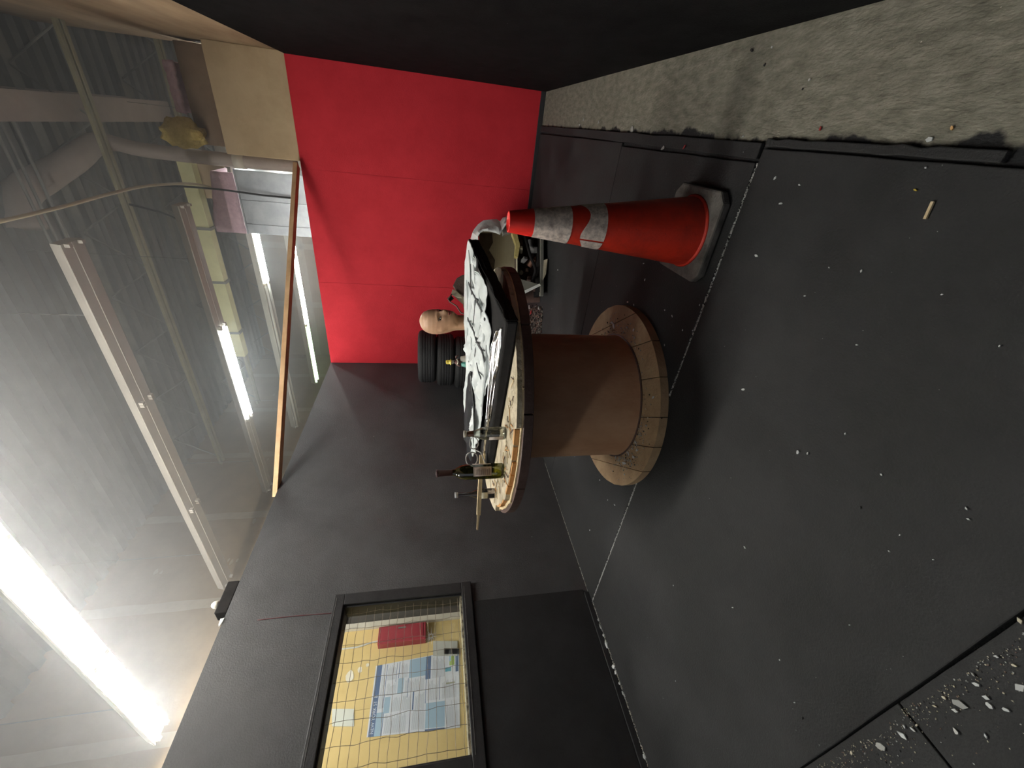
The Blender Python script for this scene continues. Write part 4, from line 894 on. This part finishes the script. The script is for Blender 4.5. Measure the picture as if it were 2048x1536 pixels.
cu = bpy.data.curves.new('lettering', 'FONT'); cu.body = 'NEW YORK ST  &'; cu.size = 1
to = bpy.data.objects.new('lettering', cu); C.objects.link(to); dg = bpy.context.evaluated_depsgraph_get(); dg.update()
me = bpy.data.meshes.new_from_object(to.evaluated_get(dg)); C.objects.unlink(to); bpy.data.objects.remove(to)
wx = max(v.co.x for v in me.vertices); hx = max(v.co.y for v in me.vertices)
lm = MB(); lm.add([pp(.03+.52*v.co.x/wx, .936+.038*v.co.y/hx, .0026) for v in me.vertices], [list(p.vertices) for p in me.polygons]); lm.build('lettering', pmat('poster_white_ink', (.62, .66, .72), rough=.6), HB)
# red wall box, white paper, grey panel, black tag, spackle
q0, q1 = atx(855, 1258, XW), atx(765, 1262, XW)
RBX = thing('red_wall_box', (XO, 2.29, 1.2), 'tall red metal box fixed to the drywall beside the notice poster', 'wall box')
RM_ = pmat('red_box_enamel', (.25, .028, .04), (.30, .04, .052), 6, .5)
MB().box((XO, 2.21, 1.21), (XO+.10, 2.385, 1.70)).build('case', RM_, RBX, bevel=.006); rd_ = MB().box((XO+.10, 2.235, 1.24), (XO+.106, 2.37, 1.67)).build('door', RM_, RBX, bevel=.003); MB().box((XO+.106, 2.34, 1.42), (XO+.116, 2.352, 1.50)).build('latch', STEEL, rd_)
def wallrect(x0, x1, y0, y1, mat, nm, lab, cat, th=.003):
    return tag(MB().prism([atx(x0, y0, XW), atx(x1, y0, XW), atx(x1, y1, XW), atx(x0, y1, XW)], (th, 0, 0)).build(nm, mat), lab, cat)
wallrect(664, 708, 1418, 1453, pmat('white_sheet_paper', (.62, .64, .58), rough=.7), 'paper_sheet', 'blank white paper taped to the drywall above the notice poster', 'paper')
wallrect(866, 915, 1283, 1312, pmat('grey_panel', (.42, .42, .38), (.5, .5, .45), 6, .6), 'grey_panel', 'pale grey panel on the drywall under the red box', 'panel', .012)
XW += .0125; tg = wallrect(888, 918, 1297, 1308, MATTEB, 'black_tag', 'black label plate above the corner of the notice poster', 'label plate', .004); XW -= .0125
for x, y, r in ((700, 1353, .055), (720, 1340, .03), (735, 1330, .02)):
    c_ = atx(x, y, XW); MB().prism([c_+Vector((0, r*rnd(.7, 1.1)*math.cos(2*PI*i/9), r*.8*rnd(.7, 1.1)*math.sin(2*PI*i/9))) for i in range(9)], (.002, 0, 0)).build('spackle_dab', pmat('fresh_spackle', (.72, .68, .55), (.8, .76, .64), 10, .8), WO)
cable([atx(684, 1298, XW+.01), atx(715, 1294, XW+.01), atx(740, 1286, XW+.01), atx(765, 1280, XW+.01)], .008, pmat('white_conduit', (.6, .6, .55), rough=.5), 'white cable running up the drywall from the red box')

# =================================================================== HAZE: added volume under the roof, standing in for lens glare from the lamps
hz = bpy.data.materials.new('glare_volume'); hz.use_nodes = True; nt = hz.node_tree; nt.nodes.clear()
o_ = nt.nodes.new('ShaderNodeOutputMaterial'); vs_ = nt.nodes.new('ShaderNodeVolumeScatter'); vs_.inputs['Density'].default_value = HAZE; vs_.inputs['Anisotropy'].default_value = .2; vs_.inputs['Color'].default_value = (.98, .98, .97, 1)
nt.links.new(vs_.outputs[0], o_.inputs['Volume'])
if HAZE > 0: tag(MB().box((-4.68, -2, 2.62), (XR+.015, 8.55, 4.7)).build('glare_haze', hz), 'thin added haze below the roof deck, standing in for lens glare', 'haze', kind='stuff')
